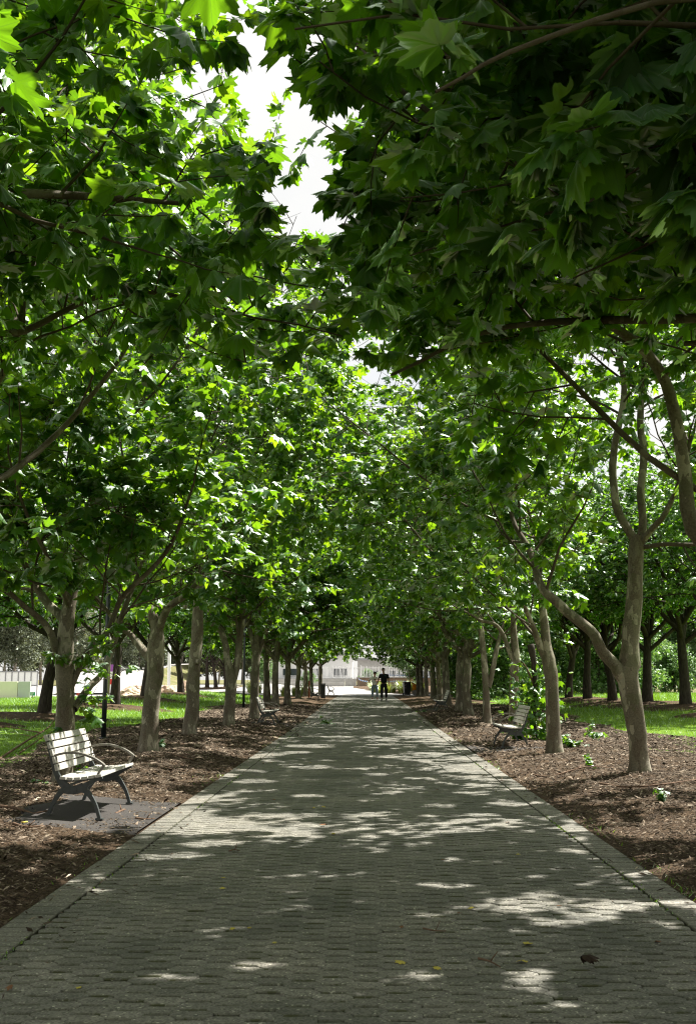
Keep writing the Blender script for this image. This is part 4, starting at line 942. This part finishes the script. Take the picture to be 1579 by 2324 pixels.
# barrier tape in blue and white
def tape(P, label):
    root = MB(); Q = curve(P, 60); m1 = MB()
    for i in range(59):
        a0, b0 = Vector(Q[i]), Vector(Q[i + 1]); mm = m1 if i % 2 else root; sh = Vector((.06, 0, 0)) if i % 2 else Vector((.06, 0, 0))
        up = Vector((.03, 0, .10)); V = [a0, b0, b0 + up, a0 + up]; V += [q + Vector((0, .006, 0)) for q in V]; mm.add(V, [(0, 1, 2, 3), (7, 6, 5, 4), (0, 4, 5, 1), (3, 2, 6, 7)])
    e = empty('barrier_tape', Q[0], 0, label, 'tape'); e.location = (0, 0, 0); root.build('white_stripes', M['white'], e); m1.build('blue_stripes', M['blue'], e)
tape([at(812, 1541, 104), at(822, 1546, 103), at(850, 1549, 102), at(880, 1548, 102), at(905, 1547, 102), at(935, 1549, 102), at(960, 1551, 102)], 'blue and white striped tape sagging across the grasses behind the people')
tape([at(862, 1530, 108), at(885, 1533, 108), at(900, 1533.5, 108), at(930, 1535, 108), at(965, 1538, 108), at(985, 1536, 108)], 'higher strand of blue and white tape in front of the brown wall')
for i, (px, lab) in enumerate([(813, 'thin post holding the tape by the concrete pier'), (894, 'thin grey post holding the tape right of the people'), (946, 'thin grey post holding the tape near the orange cover')]):
    v = at(px, 1560, 103.5); z0 = Hf(v.x, 103.5); m = MB(); m.tube([(0, 0, 0), (0, 0, 1.62)], .025, 8); m.tube([(0, 0, 0), (0, 0, .04)], .12, 10); o = m.build('tape_post', M['arm']); o.location = (v.x, 103.9, z0); tag(o, lab, 'post', 'posts holding the tape')
# strappy grasses
def clump_mesh(seed, n=170, h=.8):
    rg = np.random.default_rng(seed); V = []; F = []; c = 0
    az = rg.uniform(0, 6.28, n); r0 = rg.uniform(0, .18, n); L = h * rg.uniform(.6, 1.15, n); sp = rg.uniform(.1, .75, n); rn = []
    for i in range(n):
        d = np.array([math.cos(az[i]), math.sin(az[i]), 0]); s_ = np.array([-d[1], d[0], 0]) * .022; p = d * r0[i]
        for k in range(4):
            t = k / 3; q = p + d * sp[i] * t ** 1.7 * L[i] + np.array([0, 0, L[i] * (t - .35 * sp[i] * t * t * 1.6)]); wd = (1 - t) + .05; V += [q - s_ * wd, q + s_ * wd]
        for k in range(3): F.append((c, c + 1, c + 3, c + 2)); c += 2
        c += 2; rn += [rg.random()] * 8
    return np.array(V), np.array(F), np.array(rn)
V, F, rn = clump_mesh(1); G5 = 'yellow green strappy grasses at the far end'
gc = mesh_np('grass_clump', V, [F], M['reed'], None, False, {'rnd': rn}); tag(gc, 'clump of strappy yellow green grass in the planting before the brown wall', 'plant', G5)
rg = random.Random(6); first = True
for i in range(46):
    px = rg.uniform(806, 962) if i < 34 else rg.uniform(560, 700); Y = rg.uniform(88, 103) if i < 34 else rg.uniform(72, 82); v = at(px, 1560, Y)
    if i < 34 and v.x < -1.4 + (103 - Y) * .25 + .6: v.x = abs(v.x) + .4
    o = gc if first else gc.copy()
    if not first: COL.objects.link(o)
    first = False; s = rg.uniform(.8, 1.4); o.location = (v.x, Y, Hf(v.x, Y) - .02); o.scale = (s, s, s); o.rotation_euler.z = rg.uniform(0, 6)
    if i >= 34: o['label'] = 'clump of strappy yellow green grass beyond the left lawn'
# planting bed round the grasses
xs = np.linspace(-1.2, 14, 20); ys = np.arange(86, 112.8, 1.2); X, Y = np.meshgrid(xs, ys); X = np.maximum(X, -1.2 + (104 - Y) * .22); V = np.stack([X, Y, H(X, Y) + .02], -1); i = (np.arange(len(ys) - 1)[:, None] * 20 + np.arange(19)[None]).ravel()
tag(mesh_np('planting_bed', V.reshape(-1, 3), [np.stack([i, i + 1, i + 21, i + 20], 1)], M['mulch'], None, True), kind='structure')

# small leafy tree crowns used for the background: shrubs, gum trees
def blob_tree(name, seed, h, rad, nleaf, ls, lm, bark, tall=.0, label='x', cat='tree', group=None, trunkr=.12):
    rg = np.random.default_rng(seed); root = empty(name, (0, 0, 0), 0, label, cat, group); W = Wood(); tips = []
    nb = 9 if tall else 12
    tp = np.array([[0, 0, -.1], [rg.normal(0, .1), rg.normal(0, .1), h * .3], [rg.normal(0, .2), rg.normal(0, .2), h * .6], [rg.normal(0, .3), rg.normal(0, .3), h * .9]]); tp = np.array(curve(tp, 9)); W.add(tp, np.linspace(trunkr, trunkr * .3, 9), 6, rg, .05)
    for i in range(nb):
        f = max(tall, .04) + (1 - max(tall, .04)) * (i + .5) / nb; k = min(int(f * 8), 7); az = i * 2.4 + rg.uniform(-.4, .4); L = rad * math.sin(math.pi * min(1, .25 + .65 * f)) * rg.uniform(.7, 1.2)
        P = growpoly(rg, tp[k], nrm(np.array([math.cos(az), math.sin(az), rg.uniform(.2, 1.0)])), L, 6, .18, .04); W.add(P, np.linspace(trunkr * .4, .008, 7), 4)
        tips += [(P[3], .55), (P[5], .8), (P[6], 1)]
        for _ in range(3):
            q = P[rg.integers(2, 6)]; P2 = growpoly(rg, q, nrm(rg.normal(0, 1, 3) + np.array([0, 0, .2])), L * .5, 4, .2, 0); W.add(P2, np.linspace(.015, .005, 5), 3); tips += [(P2[-1], .8), (P2[2], .7)]
    W.build('trunk', M[bark], root); n = nleaf // len(tips); pos = []
    for q, s_ in tips:
        g_ = rg.normal(0, 1, (n, 3)); g_ /= np.linalg.norm(g_, axis=1, keepdims=True); rr_ = rad * .26 * rg.random((n, 1)) ** .4 * rg.uniform(.6, 1.3); pos.append(q + g_ * rr_ * np.array([1, 1, .8]))
    pos = np.concatenate(pos); pos = pos[pos[:, 2] > .03]; N = len(pos); az = rg.uniform(0, 6.28, N)
    ax = np.stack([np.cos(az), np.sin(az), rg.uniform(-1.4, .4, N)], -1); no = np.stack([rg.normal(0, .5, N), rg.normal(0, .5, N), np.ones(N)], -1)
    V, F, r_, _ = build_leaves(rg, pos, ax, no, ls * rg.uniform(.6, 1.3, N), 'tiny'); mesh_np('crown', V, [F], M[lm], root, False, {'rnd': r_}); return root
G6 = 'bushes and trees massed beyond the right lawn'; G7 = 'gum trees far beyond the left lawn'
sh = [blob_tree('bush', 700 + i, 4.5, 2.6, 9000, .13, 'leaf_shrub', 'bark_dark', 0, 'leafy green bush in the dense growth beyond the right lawn', 'bush', G6) for i in range(2)]
wt = blob_tree('woodland_tree', 710, 10, 4.2, 11000, .17, 'leaf_shrub', 'bark_gum', .22, 'pale trunked tree in the dense growth beyond the right lawn', 'tree', G6)
gt = [blob_tree('gum_tree', 720 + i, 13, 4.0, 8000, .22, 'leaf_gum', 'bark_gum', .3, 'tall grey green gum tree far beyond the left lawn and road', 'tree', G7, .2) for i in range(2)]
rg = random.Random(12)
for i in range(30):
    px = rg.uniform(1060, 1640); Y = rg.uniform(58, 70) if i % 2 else rg.uniform(70, 84); v = at(px, 1560, Y); o = sh[i % 2] ; s = rg.uniform(.65, 1.15); loc = (v.x, Y, Hf(v.x, Y) - .1)
    if i < 2: o.location = loc; o.scale = (s, s, s)
    else: copy_tree(o, loc, rg.uniform(0, 6), None, s)
for i in range(16):
    px = 1040 + i * 42 + rg.uniform(-15, 15); Y = rg.uniform(72, 92); v = at(px, 1560, Y); s = rg.uniform(1.15, 1.6); loc = (v.x, Y, Hf(v.x, Y) - .1)
    if i < 1: wt.location = loc; wt.scale = (s, s, s)
    else: copy_tree(wt, loc, rg.uniform(0, 6), None, s)
for i in range(44):
    px = -70 + i * 18.5 + rg.uniform(-10, 10); Y = rg.uniform(115, 150) if i % 2 and px < 170 else rg.uniform(150, 190); v = at(px, 1560, Y); s = rg.uniform(.75, 1.3); loc = (v.x, Y, 0)
    if i < 2: gt[i].location = loc; gt[i].scale = (s, s, s)
    else: copy_tree(gt[i % 2], loc, rg.uniform(0, 6), None, s)
for i, (px, Y, lab) in enumerate([(930, 92, 'small pale leaning tree behind the wheelie bin'), (948, 94, 'small forked tree behind the orange cover'), (600, 108, 'round green bush left of the far end'), (700, 106, 'bushy plant on the concrete terrace at the far left'), (835, 118, 'green shrub behind the white fence near the people')]):
    v = at(px, 1560, Y); o = copy_tree(wt if i < 2 else sh[0], (v.x, Y, Hf(v.x, Y)), i, lab, (.45, .5, .5, .35, .4)[i])

# ------------------------------------------------------------------ left background
sheet('car_park', np.linspace(-90, -16.2, 40), np.arange(70, 150, 4), -.02, M['plaza'])
def hill_road():
    P = curve([(-19, 84, .25), (-24, 105, .45), (-31, 130, 1.3), (-34, 160, 3.2), (-28, 200, 4.6)], 30); V = []; 
    for i, p in enumerate(P):
        d = P[min(i + 1, 29)] - P[max(i - 1, 0)]; n_ = np.array([d[1], -d[0], 0]); n_ /= np.linalg.norm(n_); V += [p - n_ * 5, p + n_ * 5]
    F = [(2 * i, 2 * i + 1, 2 * i + 3, 2 * i + 2) for i in range(29)]; tag(mesh_np('road', np.array(V), [np.array(F)], M['plaza'], None, True), kind='structure')
    V = []
    for i, p in enumerate(P):
        d = P[min(i + 1, 29)] - P[max(i - 1, 0)]; n_ = np.array([d[1], -d[0], 0]); n_ /= np.linalg.norm(n_); V += [p - n_ * 9 - [0, 0, 1.2], p - n_ * 5.05 - [0, 0, .03], p + n_ * 5.05 - [0, 0, .03], p + n_ * 9 - [0, 0, 1.2]]
    F = [(4 * i + k, 4 * i + k + 1, 4 * i + k + 5, 4 * i + k + 4) for i in range(29) for k in range(3)]; tag(mesh_np('hillside', np.array(V), [np.array(F)], M['earth'], None, True), kind='structure')
hill_road()
v = at(0, 1560, 62); x0, x1, x2 = at(-90, 1560, 62).x, at(42, 1560, 62).x, at(70, 1560, 62).x; zt = at(30, 1546.5, 62).z; zb = Hf(-20, 62) - .1
root = empty('panel_wall', (x1, 62, zb), 0, 'solid low wall of one cream and one grey panel beyond the left lawn', 'wall')
m = MB(); m.box(((x0 - x1) / 2 - .01, 0, (zt - zb) / 2), (x1 - x0 - .02, .15, zt - zb)); m.build('cream_panel', M['cream'], root, bevel=.01); m = MB(); m.box(((x2 - x1) / 2 + .01, 0, (zt - zb) / 2), (x2 - x1, .15, zt - zb)); m.build('grey_panel', M['greyp'], root, bevel=.01)
Y = 78; xa, xb = at(-60, 1560, Y).x, at(85, 1560, Y).x; zt = at(30, 1525.5, Y).z; zl = at(30, 1555, Y).z
root = empty('screen_fence', (0, Y, 0), 0, 'white paneled screen with dark frames standing behind the cream wall', 'screen'); n = 10
for i in range(n):
    w_ = (xb - xa) / n; x = xa + (i + .5) * w_; m = MB(); m.box((x, 0, (zt + zl) / 2), (w_ * .90, .04, zt - zl)); m.build('panel', M['white'], root)
m = MB()
for i in range(n + 1): m.box((xa + i * (xb - xa) / n, -.01, zt / 2), (.07, .10, zt))
m.box(((xa + xb) / 2, -.012, zt + .04), (xb - xa + .1, .11, .08)); m.box(((xa + xb) / 2, -.012, zl - .03), (xb - xa + .1, .11, .06)); m.build('frame', M['roof'], root)
def pole(px, ytop, Y, r, mat, label, arm=0):
    v = at(px, 1560, Y); z0 = Hf(v.x, Y) - .2; zt = at(px, ytop, Y).z + 2.5; m = MB(); m.tube([(0, 0, 0), (0, 0, zt - z0)], [r, r * .8], 12); m.box((0, 0, .03), (r * 4, r * 4, .06))
    if arm: m.tube([(0, 0, (zt - z0) * .45), (arm, 0, (zt - z0) * .45)], r * .3, 6)
    o = m.build('pole', M[mat], None, True); o.location = (v.x, Y, z0); tag(o, label, 'pole')
pole(115, 1494, 66, .095, 'white', 'white pole just left of the nearest plane tree', .9)
pole(383, 1504, 80, .13, 'white', 'white pole beyond the left lawn by the rocks', -.9)
pole(247, 1502, 70, .09, 'arm', 'grey pole beside the printed banner beyond the left lawn')
def sign(px, py, w_, h_, Y, mat, label, line=True):
    v = at(px, py, Y); z0 = Hf(v.x, Y) - .1; root = empty('sign', (v.x, Y, z0), 0, label, 'sign'); m = MB(); m.box((0, 0, v.z - z0), (w_, .04, h_)); bd = m.build('board', M[mat], root, bevel=.005)
    m = MB(); m.tube([(0, .04, 0), (0, .04, v.z - z0 + h_ / 2)], .03, 8); m.build('post', M['arm'], root)
    if line:
        m = MB()
        for k in range(3): m.box((-w_ * .08 * k, -.026, v.z - z0 + h_ * (.28 - .28 * k)), (w_ * (.7 - .15 * k), .008, h_ * .12))
        m.build('lettering', M['white'], bd)
sign(75, 1574.5, .28, .21, 61, 'greens', 'small green sign with white writing at the right end of the grey wall')
sign(180 / 1.0 * 0 + 178, 1576, .18, .12, 61, 'red', 'small red sign beside the white pole', False)
v = at(252, 1540, 72); z0 = Hf(v.x, 72) - .1; root = empty('banner', (v.x, 72, z0), 0, 'printed banner in red, purple and white beside the grey pole', 'banner'); H_ = 1.9
for k, (c, f0, f1) in enumerate([('purple', .75, 1), ('white', .5, .747), ('red', .3, .497), ('white', .0, .297)]):
    m = MB(); m.box((0, 0, .35 + H_ * (f0 + f1) / 2), (.28, .03, H_ * (f1 - f0))); m.build('cloth', M[c], root)
m = MB(); m.tube([(-.17, 0, 0), (-.17, 0, H_ + .5)], .02, 8); m.build('pole', M['arm'], root)
def rock(px, py, Y, sx, sy, sz, seed, label):
    v = at(px, py, Y); rg = np.random.default_rng(seed); bm = bmesh.new(); bmesh.ops.create_icosphere(bm, subdivisions=4, radius=1)
    from mathutils import noise as mn
    for q in bm.verts:
        n_ = mn.fractal(q.co * 1.3 + Vector((seed, 0, 0)), .8, 2, 4); q.co = q.co * (1 + .35 * n_); q.co.x *= sx; q.co.y *= sy; q.co.z *= sz
    me = bpy.data.meshes.new('rock'); bm.to_mesh(me); bm.free(); o = link('rock', me, M['rock']); o.location = (v.x, Y, Hf(v.x, Y)); tag(o, label, 'rock', 'tan rocks beyond the left lawn')
rock(296, 1570, 68, 1.0, 1.2, .55, 1, 'broad tan rock outcrop behind the left lawn, left of the thick plane tree'); rock(322, 1566, 71, .8, 1, .75, 5, 'tan rock just left of the thick plane tree trunk')
rock(384, 1560, 72, .8, 1, .85, 2, 'tan rock right of the thick plane tree, below the white pole'); rock(416, 1558, 73, .6, .8, 1.0, 3, 'tan rock nearest the small leaning dark tree')

# ------------------------------------------------------------------ sticks, sprigs, fallen leaves
def stick(pts, r, label, mat='twig', cat='stick'):
    m = MB(); P = []
    for px, py, dz in pts:
        h_ = hit(px, py); P.append((h_.x, h_.y, ground_z(h_.x, h_.y) + dz))
    Q = curve(P, 4 * len(P)); m.tube(Q, [r * (1 - .6 * i / len(Q)) for i in range(len(Q))], 6)
    q = Vector(Q[len(Q) // 2]); d = Vector(Q[-1]) - Vector(Q[0]); s_ = Vector((-d.y, d.x, 0)) * .12 + d * .18 + Vector((0, 0, .05)); m.tube([q, q + s_ * .6, q + s_], [r * .6, r * .45, r * .3], 5)
    o = m.build('fallen_stick', M[mat], None, True); tag(o, label, cat)
stick([(0, 1726, .02), (60, 1692, .08), (110, 1672, .2), (132, 1650, .35)], .022, 'long thin stick leaning up towards the nearest left tree')
stick([(45, 1712, .02), (90, 1684, .05), (130, 1668, .12)], .014, 'second thinner stick below the long leaning one on the left')
stick([(0, 1840, .03), (40, 1846, .03), (95, 1858, .02), (125, 1866, .02)], .016, 'stick lying in the mulch in front of the near bench legs')
stick([(30, 1880, .02), (60, 1888, .02), (100, 1886, .02)], .012, 'short stick at the front corner of the asphalt pad')
stick([(262, 1852, .03), (275, 1848, .035), (285, 1845, .03)], .014, 'small curved stick on the pad right of the bench leg', 'twig')
stick([(308, 1865.5, .03), (330, 1867, .03), (352, 1865, .03)], .012, 'straight stick on the pad edge beside the kerb pavers')
stick([(1208, 1760, .02), (1250, 1764, .02), (1330, 1750, .03), (1400, 1745, .02)], .014, 'long thin stick in the mulch left of the large right tree')
stick([(1360, 1778, .02), (1420, 1792, .03), (1500, 1790, .04), (1579, 1776, .03)], .014, 'pale twig lying in the right mulch in front of the large tree', 'twig')
stick([(370, 1705, .02), (400, 1722, .03), (440, 1730, .02)], .014, 'thin stick right of the thick left plane tree')
stick([(960, 2115, .012), (985, 2119, .012), (1012, 2122, .01)], .005, 'short twig on the pavers right of centre')
stick([(1085, 2185, .01), (1110, 2190, .01), (1135, 2201, .01)], .006, 'short bent twig near the lower right sun patch')
stick([(520, 1935, .01), (532, 1934, .012), (545, 1936, .01)], .006, 'tiny twig on the pavers left of centre')
def leaf_obj(px, py, s, mat, label, group=None, curl=1, z=.006, seed=0):
    h_ = hit(px, py); rg = np.random.default_rng(seed); T, F = LT['hi']; P = T[seed % 5] * np.array([1, 1, .5 * curl]); P = P - [0, 0, P[:, 2].min()]; P = P * s
    Pb = P - [0, 0, .0012]; n = len(P); o = mesh_np('fallen_leaf', np.concatenate([P, Pb]), [np.concatenate([F, F[:, ::-1] + n])], M[mat], None, True, {'rnd': np.full(2 * n, .8)}); o.location = (h_.x, h_.y, Hf(h_.x, h_.y) + z); o.rotation_euler = (rg.normal(0, .12), rg.normal(0, .12), rg.uniform(0, 6)); tag(o, label, 'leaf', group)
M['leaf_dead'] = plain('dead_leaf', (.20, .10, .05), .8, .2, 0, .3, 30); M['leaf_yel'] = plain('yellow_leaf', (.50, .42, .08), .7, .2, 0, .2, 30); M['leaf_blk'] = plain('dark_dead_leaf', (.035, .022, .015), .8, .2, 0, .3, 30)
rg = random.Random(31); G8 = 'small yellowed leaves scattered on the pavers'; G9 = 'small brown leaves scattered on the pavers'
leaf_obj(1331, 2204, .075, 'leaf_blk', 'dark curled leaf on the pavers at the lower right', None, 2.2, .01, 3)
leaf_obj(738, 1877, .06, 'leaf_dead', 'orange brown leaf in the middle of the path', None, 1.2, .008, 1)
leaf_obj(1190, 2148, .045, 'leaf_yel', 'pale yellow leaf above the small sun patch at lower right', None, 1, .006, 2)
leaf_obj(1183, 2190, .04, 'leaf_yel', 'yellow leaf right at the edge of the lower right sun patch', None, 1, .006, 4)
leaf_obj(908, 2190, .04, 'leaf_yel', 'yellow leaf near the bottom middle of the path', None, 1, .006, 5)
leaf_obj(60, 1882, .05, 'leaf_yel', 'yellow leaf in the mulch at the left in front of the bench', None, 1.4, .05, 6)
for i in range(30):
    px = rg.uniform(500, 1350); py = 1700 + 560 * rg.random() ** 1.3; k = i % 2; w_ = (py - 1541) * 1.2
    px = 829 + rg.uniform(-1, 1) * w_; px = min(max(px, 15), 1560)
    leaf_obj(px, py, rg.uniform(.02, .035), 'leaf_yel' if k else 'leaf_dead', 'small yellowed leaf bit lying flat on the grey pavers' if k else 'small brown leaf bit lying flat on the grey pavers', G8 if k else G9, 1.2, .006, i)
def sprig(px, py, rad, n, label, s=.10, dz=0, dy=0, name='leafy_sprig', flat=False, up=.6):
    h_ = hit(px, py); rg = np.random.default_rng(int(px)); root = empty(name, (h_.x, h_.y + dy, ground_z(h_.x, h_.y) + dz), 0, label, 'plant'); W = Wood(); pos, ax, no = [], [], []
    for i in range(n):
        d = nrm(np.array([rg.normal(), rg.normal(), abs(rg.normal()) * up * (0.3 if flat else 1) + .1])); P = growpoly(rg, np.array([0, 0, .01]), d, rad * rg.uniform(.5, 1), 4, .2, 0); P[:, 2] = np.maximum(P[:, 2], .01); W.add(P, np.linspace(.005, .002, 5), 4)
        for q in P[1:]:
            for _ in range(2): a0 = rg.uniform(0, 6.28); pos.append(q); ax.append([math.cos(a0), math.sin(a0), rg.uniform(-.5, .3)]); no.append([rg.normal(0, .3), rg.normal(0, .3), 1])
    W.build('stem', M['twig'], root); V, F, r_, u_ = build_leaves(rg, np.array(pos), np.array(ax, float), np.array(no, float), s * rg.uniform(.6, 1.2, len(pos)), 'mid'); V[:, 2] = np.maximum(V[:, 2], -.0 + .004); mesh_np('leaves', V, [F], M['leaf'], root, True, {'rnd': r_})
sprig(738, 1643, .35, 6, 'dark fallen leafy twig lying across the path far ahead on the left', .12, flat=True)
sprig(958, 1617, .3, 5, 'fallen leafy twig at the right edge of the path far ahead', .10, flat=True)
sprig(1346, 1745, .22, 4, 'low green seedling left of the large right tree', .09)
sprig(1500, 1832, .16, 4, 'small upright seedling in the mulch at the right', .05, up=3)
sprig(1295, 1700, .30, 7, 'bright leafy sucker at the foot of the mottled right tree', .10, up=1.5)
sprig(98, 1782 + 0, .2, 3, 'little weed left of the nearest left trunk', .05)
sprig(360, 1698, .2, 4, 'green shoots at the foot of the thick left plane tree', .08, up=2)
sprig(175, 1757, .25, 4, 'green weed growing under the nearest bench', .06, up=1)
sprig(1188, 1690, .3, 6, 'leafy suckers climbing behind the shaded right bench', .12, up=2.5, dy=.9)
# dead hanging limb behind the right bench
root = empty('broken_branch', (0, 0, 0), 0, 'broken brown branch hanging with leaves behind the shaded right bench', 'branch'); m = MB(); Y = 21.6
P = curve([tuple(at(*p, Y)) for p in [(1203, 1462), (1210, 1500), (1213, 1545), (1214, 1590), (1212, 1640), (1222, 1690)]], 20); m.tube(P, [.07, .075, .07, .06, .055, .06, .055, .05, .05, .045, .05, .045, .04, .04, .035, .03, .03, .025, .02, .015], 8); m.build('stem', M['bark_dark'], root, True)
m = MB(); m.tube(curve([tuple(at(*p, Y)) for p in [(1214, 1600), (1180, 1592), (1150, 1600)]], 6), .012, 6); m.tube(curve([tuple(at(*p, Y)) for p in [(1213, 1560), (1196, 1520), (1182, 1500)]], 6), .02, 6); m.build('side_twig', M['twig'], root, True)
rg = np.random.default_rng(5); n = 400; f = rg.random(n) ** .8; Pn = np.array(P); q = Pn[(6 + f * 13).astype(int)] + rg.normal(0, 1, (n, 3)) * np.array([.26, .18, .16]); az = rg.uniform(0, 6.28, n)
V, F, r_, _ = build_leaves(rg, q, np.stack([np.cos(az), np.sin(az), rg.uniform(-1.6, 0, n)], -1), np.stack([rg.normal(0, .4, n), rg.normal(0, .4, n), np.ones(n)], -1), .12 * rg.uniform(.6, 1.2, n), 'mid'); mesh_np('leaves', V, [F], M['leaf'], root, True, {'rnd': r_})

# ------------------------------------------------------------------ people
def skinned(name, nodes, edges, mat, parent, sub=2, root_i=0):
    """nodes: list of (co, radius)"""
    me = bpy.data.meshes.new(name); me.from_pydata([n[0] for n in nodes], edges, []); me.update(); o = bpy.data.objects.new(name, me); COL.objects.link(o)
    md = o.modifiers.new('s', 'SKIN'); md.use_smooth_shade = True; sl = me.skin_vertices[0].data
    for i, n in enumerate(nodes):
        r_ = n[1] if hasattr(n[1], '__len__') else (n[1], n[1]); sl[i].radius = r_; sl[i].use_root = (i == root_i)
    s2 = o.modifiers.new('d', 'SUBSURF'); s2.levels = sub; s2.render_levels = sub
    dg = bpy.context.evaluated_depsgraph_get(); em = bpy.data.meshes.new_from_object(o.evaluated_get(dg)); bpy.data.objects.remove(o)
    em.polygons.foreach_set('use_smooth', [True] * len(em.polygons)); return link(name, em, mat, parent)
def person(px, py, hgt, label, pose, tops, legsm, shoem, feet, hair_r):
    h_ = hit(px, py); root = empty('person', (h_.x, h_.y, Hf(h_.x, h_.y) + .004), 0, label, 'person', s=hgt / 1.78); root.scale.x *= 1.12 + .1 * (hgt < 1.7)   # faces -y, +x is picture right
    J = dict(pel=(0, 0, .95), wai=(0, 0, 1.10), che=(0, -.01, 1.32), nec=(0, 0, 1.50), hd=(pose['head'][0], pose['head'][1], 1.66))
    body = []; E = []
    def add(co, r_): body.append((co, r_)); return len(body) - 1
    p = add(J['pel'], (.105, .075)); w_ = add(J['wai'], (.115, .08)); c = add(J['che'], (.125, .082)); n = add((0, 0, 1.475), (.055, .055)); n2 = add((J['hd'][0] * .5, J['hd'][1] * .5, 1.535), (.052, .055)); h1 = add((J['hd'][0], J['hd'][1] - .005, 1.62), (.066, .080)); h2 = add((J['hd'][0], J['hd'][1], 1.70), (.074, .088)); h3 = add((J['hd'][0], J['hd'][1] + .01, 1.75), (.050, .062))
    E += [(p, w_), (w_, c), (c, n), (n, n2), (n2, h1), (h1, h2), (h2, h3)]
    for sx in (-1, 1):
        A = pose['arm'][0 if sx < 0 else 1]; s_ = add((.19 * sx, 0, 1.40), .050); e = add(A[0], .048); wr = add(A[1], .033); d = Vector(A[1]) - Vector(A[0]); d.normalize(); pm = add(tuple(Vector(A[1]) + d * .05), (.040, .022)); pk = add(tuple(Vector(A[1]) + d * .095), (.040, .018)); E += [(c, s_), (s_, e), (e, wr), (wr, pm), (pm, pk)]
        k, f = feet[0 if sx < 0 else 1]; hp = add((.09 * sx, 0, .86), .06); kn = add(k, .058); an = add(f, .038); E += [(p, hp), (hp, kn), (kn, an)]
    skinned('body', body, E, M['skin'], root)
    # fingers, nose and ears grow as fine skinned chains joined into one mesh each
    for sx in (-1, 1):
        A = pose['arm'][0 if sx < 0 else 1]; d = (Vector(A[1]) - Vector(A[0])).normalized(); o_ = d.cross(Vector((0, 1, .15))).normalized(); b_ = d.cross(o_); k0 = Vector(A[1]) + d * .085; nd, ed = [], []
        for i, (off, L) in enumerate([(-.030, .070), (-.010, .080), (.010, .076), (.030, .060)]):
            a0 = k0 + o_ * off; j = len(nd); nd += [(tuple(a0), .009), (tuple(a0 + d * L * .5 + b_ * .008), .0085), (tuple(a0 + d * L * .85 + b_ * .03), .008)]; ed += [(j, j + 1), (j + 1, j + 2)]
        a0 = Vector(A[1]) + d * .035 - o_ * .03 * sx; j = len(nd); nd += [(tuple(a0), .011), (tuple(a0 + d * .035 - o_ * .025 * sx), .010), (tuple(a0 + d * .065 - o_ * .03 * sx + b_ * .01), .009)]; ed += [(j, j + 1), (j + 1, j + 2)]
        skinned('fingers', nd, ed, M['skin'], root, 1)
    hx, hy = J['hd'][0], J['hd'][1]; m = MB(); m.sphere((hx, hy - .088, 1.655), .016, 8, 6, (.8, 1.1, 1.4))
    for sx in (-1, 1): m.sphere((hx + .078 * sx, hy + .005, 1.665), .020, 8, 6, (.5, .9, 1.5))
    m.build('nose_and_ears', M['skin'], root, True); m = MB()
    for sx in (-1, 1): m.sphere((hx + .030 * sx, hy - .082, 1.685), .011, 8, 6, (1.2, .6, .7))
    m.box((hx, hy - .084, 1.615), (.045, .012, .009)); m.build('eyes_and_mouth', M['hair'], root, True)
    m = MB(); m.sphere((hx, hy + .022, 1.735), .092 * hair_r, 14, 9, (.95, 1.05, .82)); m.sphere((hx, hy + .06, 1.68), .072, 12, 8, (1, .7, 1)); m.build('hair', M['hair'], root, True)
    # shirt
    nd = [((0, 0, .93), (.175, .13)), ((0, 0, 1.08), (.168, .128)), ((0, -.01, 1.30), (.195, .14)), ((0, 0, 1.455), (.115, .095))]; ed = [(0, 1), (1, 2), (2, 3)]
    for sx in (-1, 1):
        A = pose['arm'][0 if sx < 0 else 1]; s0 = Vector((.185 * sx, 0, 1.40)); e = s0.lerp(Vector(A[0]), .72); j = len(nd); nd += [(tuple(s0), .075), (tuple(e), .066)]; ed += [(2, j), (j, j + 1)]
    sh_ = skinned('shirt', nd, ed, M[tops], root)
    m = MB()
    if tops == 'tee_black': m.box((.075, -.128, 1.36), (.05, .006, .022)); m.build('chest_badge', M['greens'], sh_)
    else: m.sphere((.01, -.118, 1.30), .05, 10, 6, (1, .18, .8)); m.sphere((.05, -.122, 1.26), .025, 8, 5, (1, .2, 1)); m.build('chest_print', M['shoe_b'], sh_)
    nd = [((0, 0, .97), (.155, .115)), ((0, 0, .88), (.155, .115))]; ed = [(0, 1)]
    for sx in (-1, 1):
        k, f = feet[0 if sx < 0 else 1]; j = len(nd); nd += [((.095 * sx, 0, .80), .098), (k, .078), ((f[0], f[1], f[2] + .03), .062)]; ed += [(1, j), (j, j + 1), (j + 1, j + 2)]
    skinned('trousers', nd, ed, M[legsm], root)
    for i in (0, 1):
        k, f = feet[i]; m = MB(); m.sphere((f[0], f[1] - .06, f[2] - .05), .05, 10, 7, (.95, 2.6, .85)); m.box((f[0], f[1] - .06, f[2] - .088), (.085, .25, .02)); m.build('shoe', M[shoem], root, True)
person(871, 1589.7, 1.80, 'man in black t-shirt and black trousers walking towards the camera', dict(head=(-.03, -.02), arm=[((-.26, .03, 1.14), (-.34, -.06, .92)), ((.25, .05, 1.13), (.25, -.04, .89))]), 'tee_black', 'trouser', 'black',
       [((-.10, -.06, .50), (-.11, -.16, .09)), ((.11, -.03, .50), (.12, .10, .11))], 1.0)
person(850, 1587.2, 1.60, 'shorter person in pale grey t-shirt and light jeans looking down at their hands', dict(head=(.01, -.08), arm=[((-.33, .0, 1.16), (-.24, -.22, 1.10)), ((.38, .02, 1.20), (.12, -.22, 1.20))]), 'tee_grey', 'jeans', 'shoe_b',
       [((-.11, -.05, .50), (-.13, -.06, .09)), ((.12, -.08, .50), (.14, .02, .10))], 1.12)
print('script done', time.time() - T00)
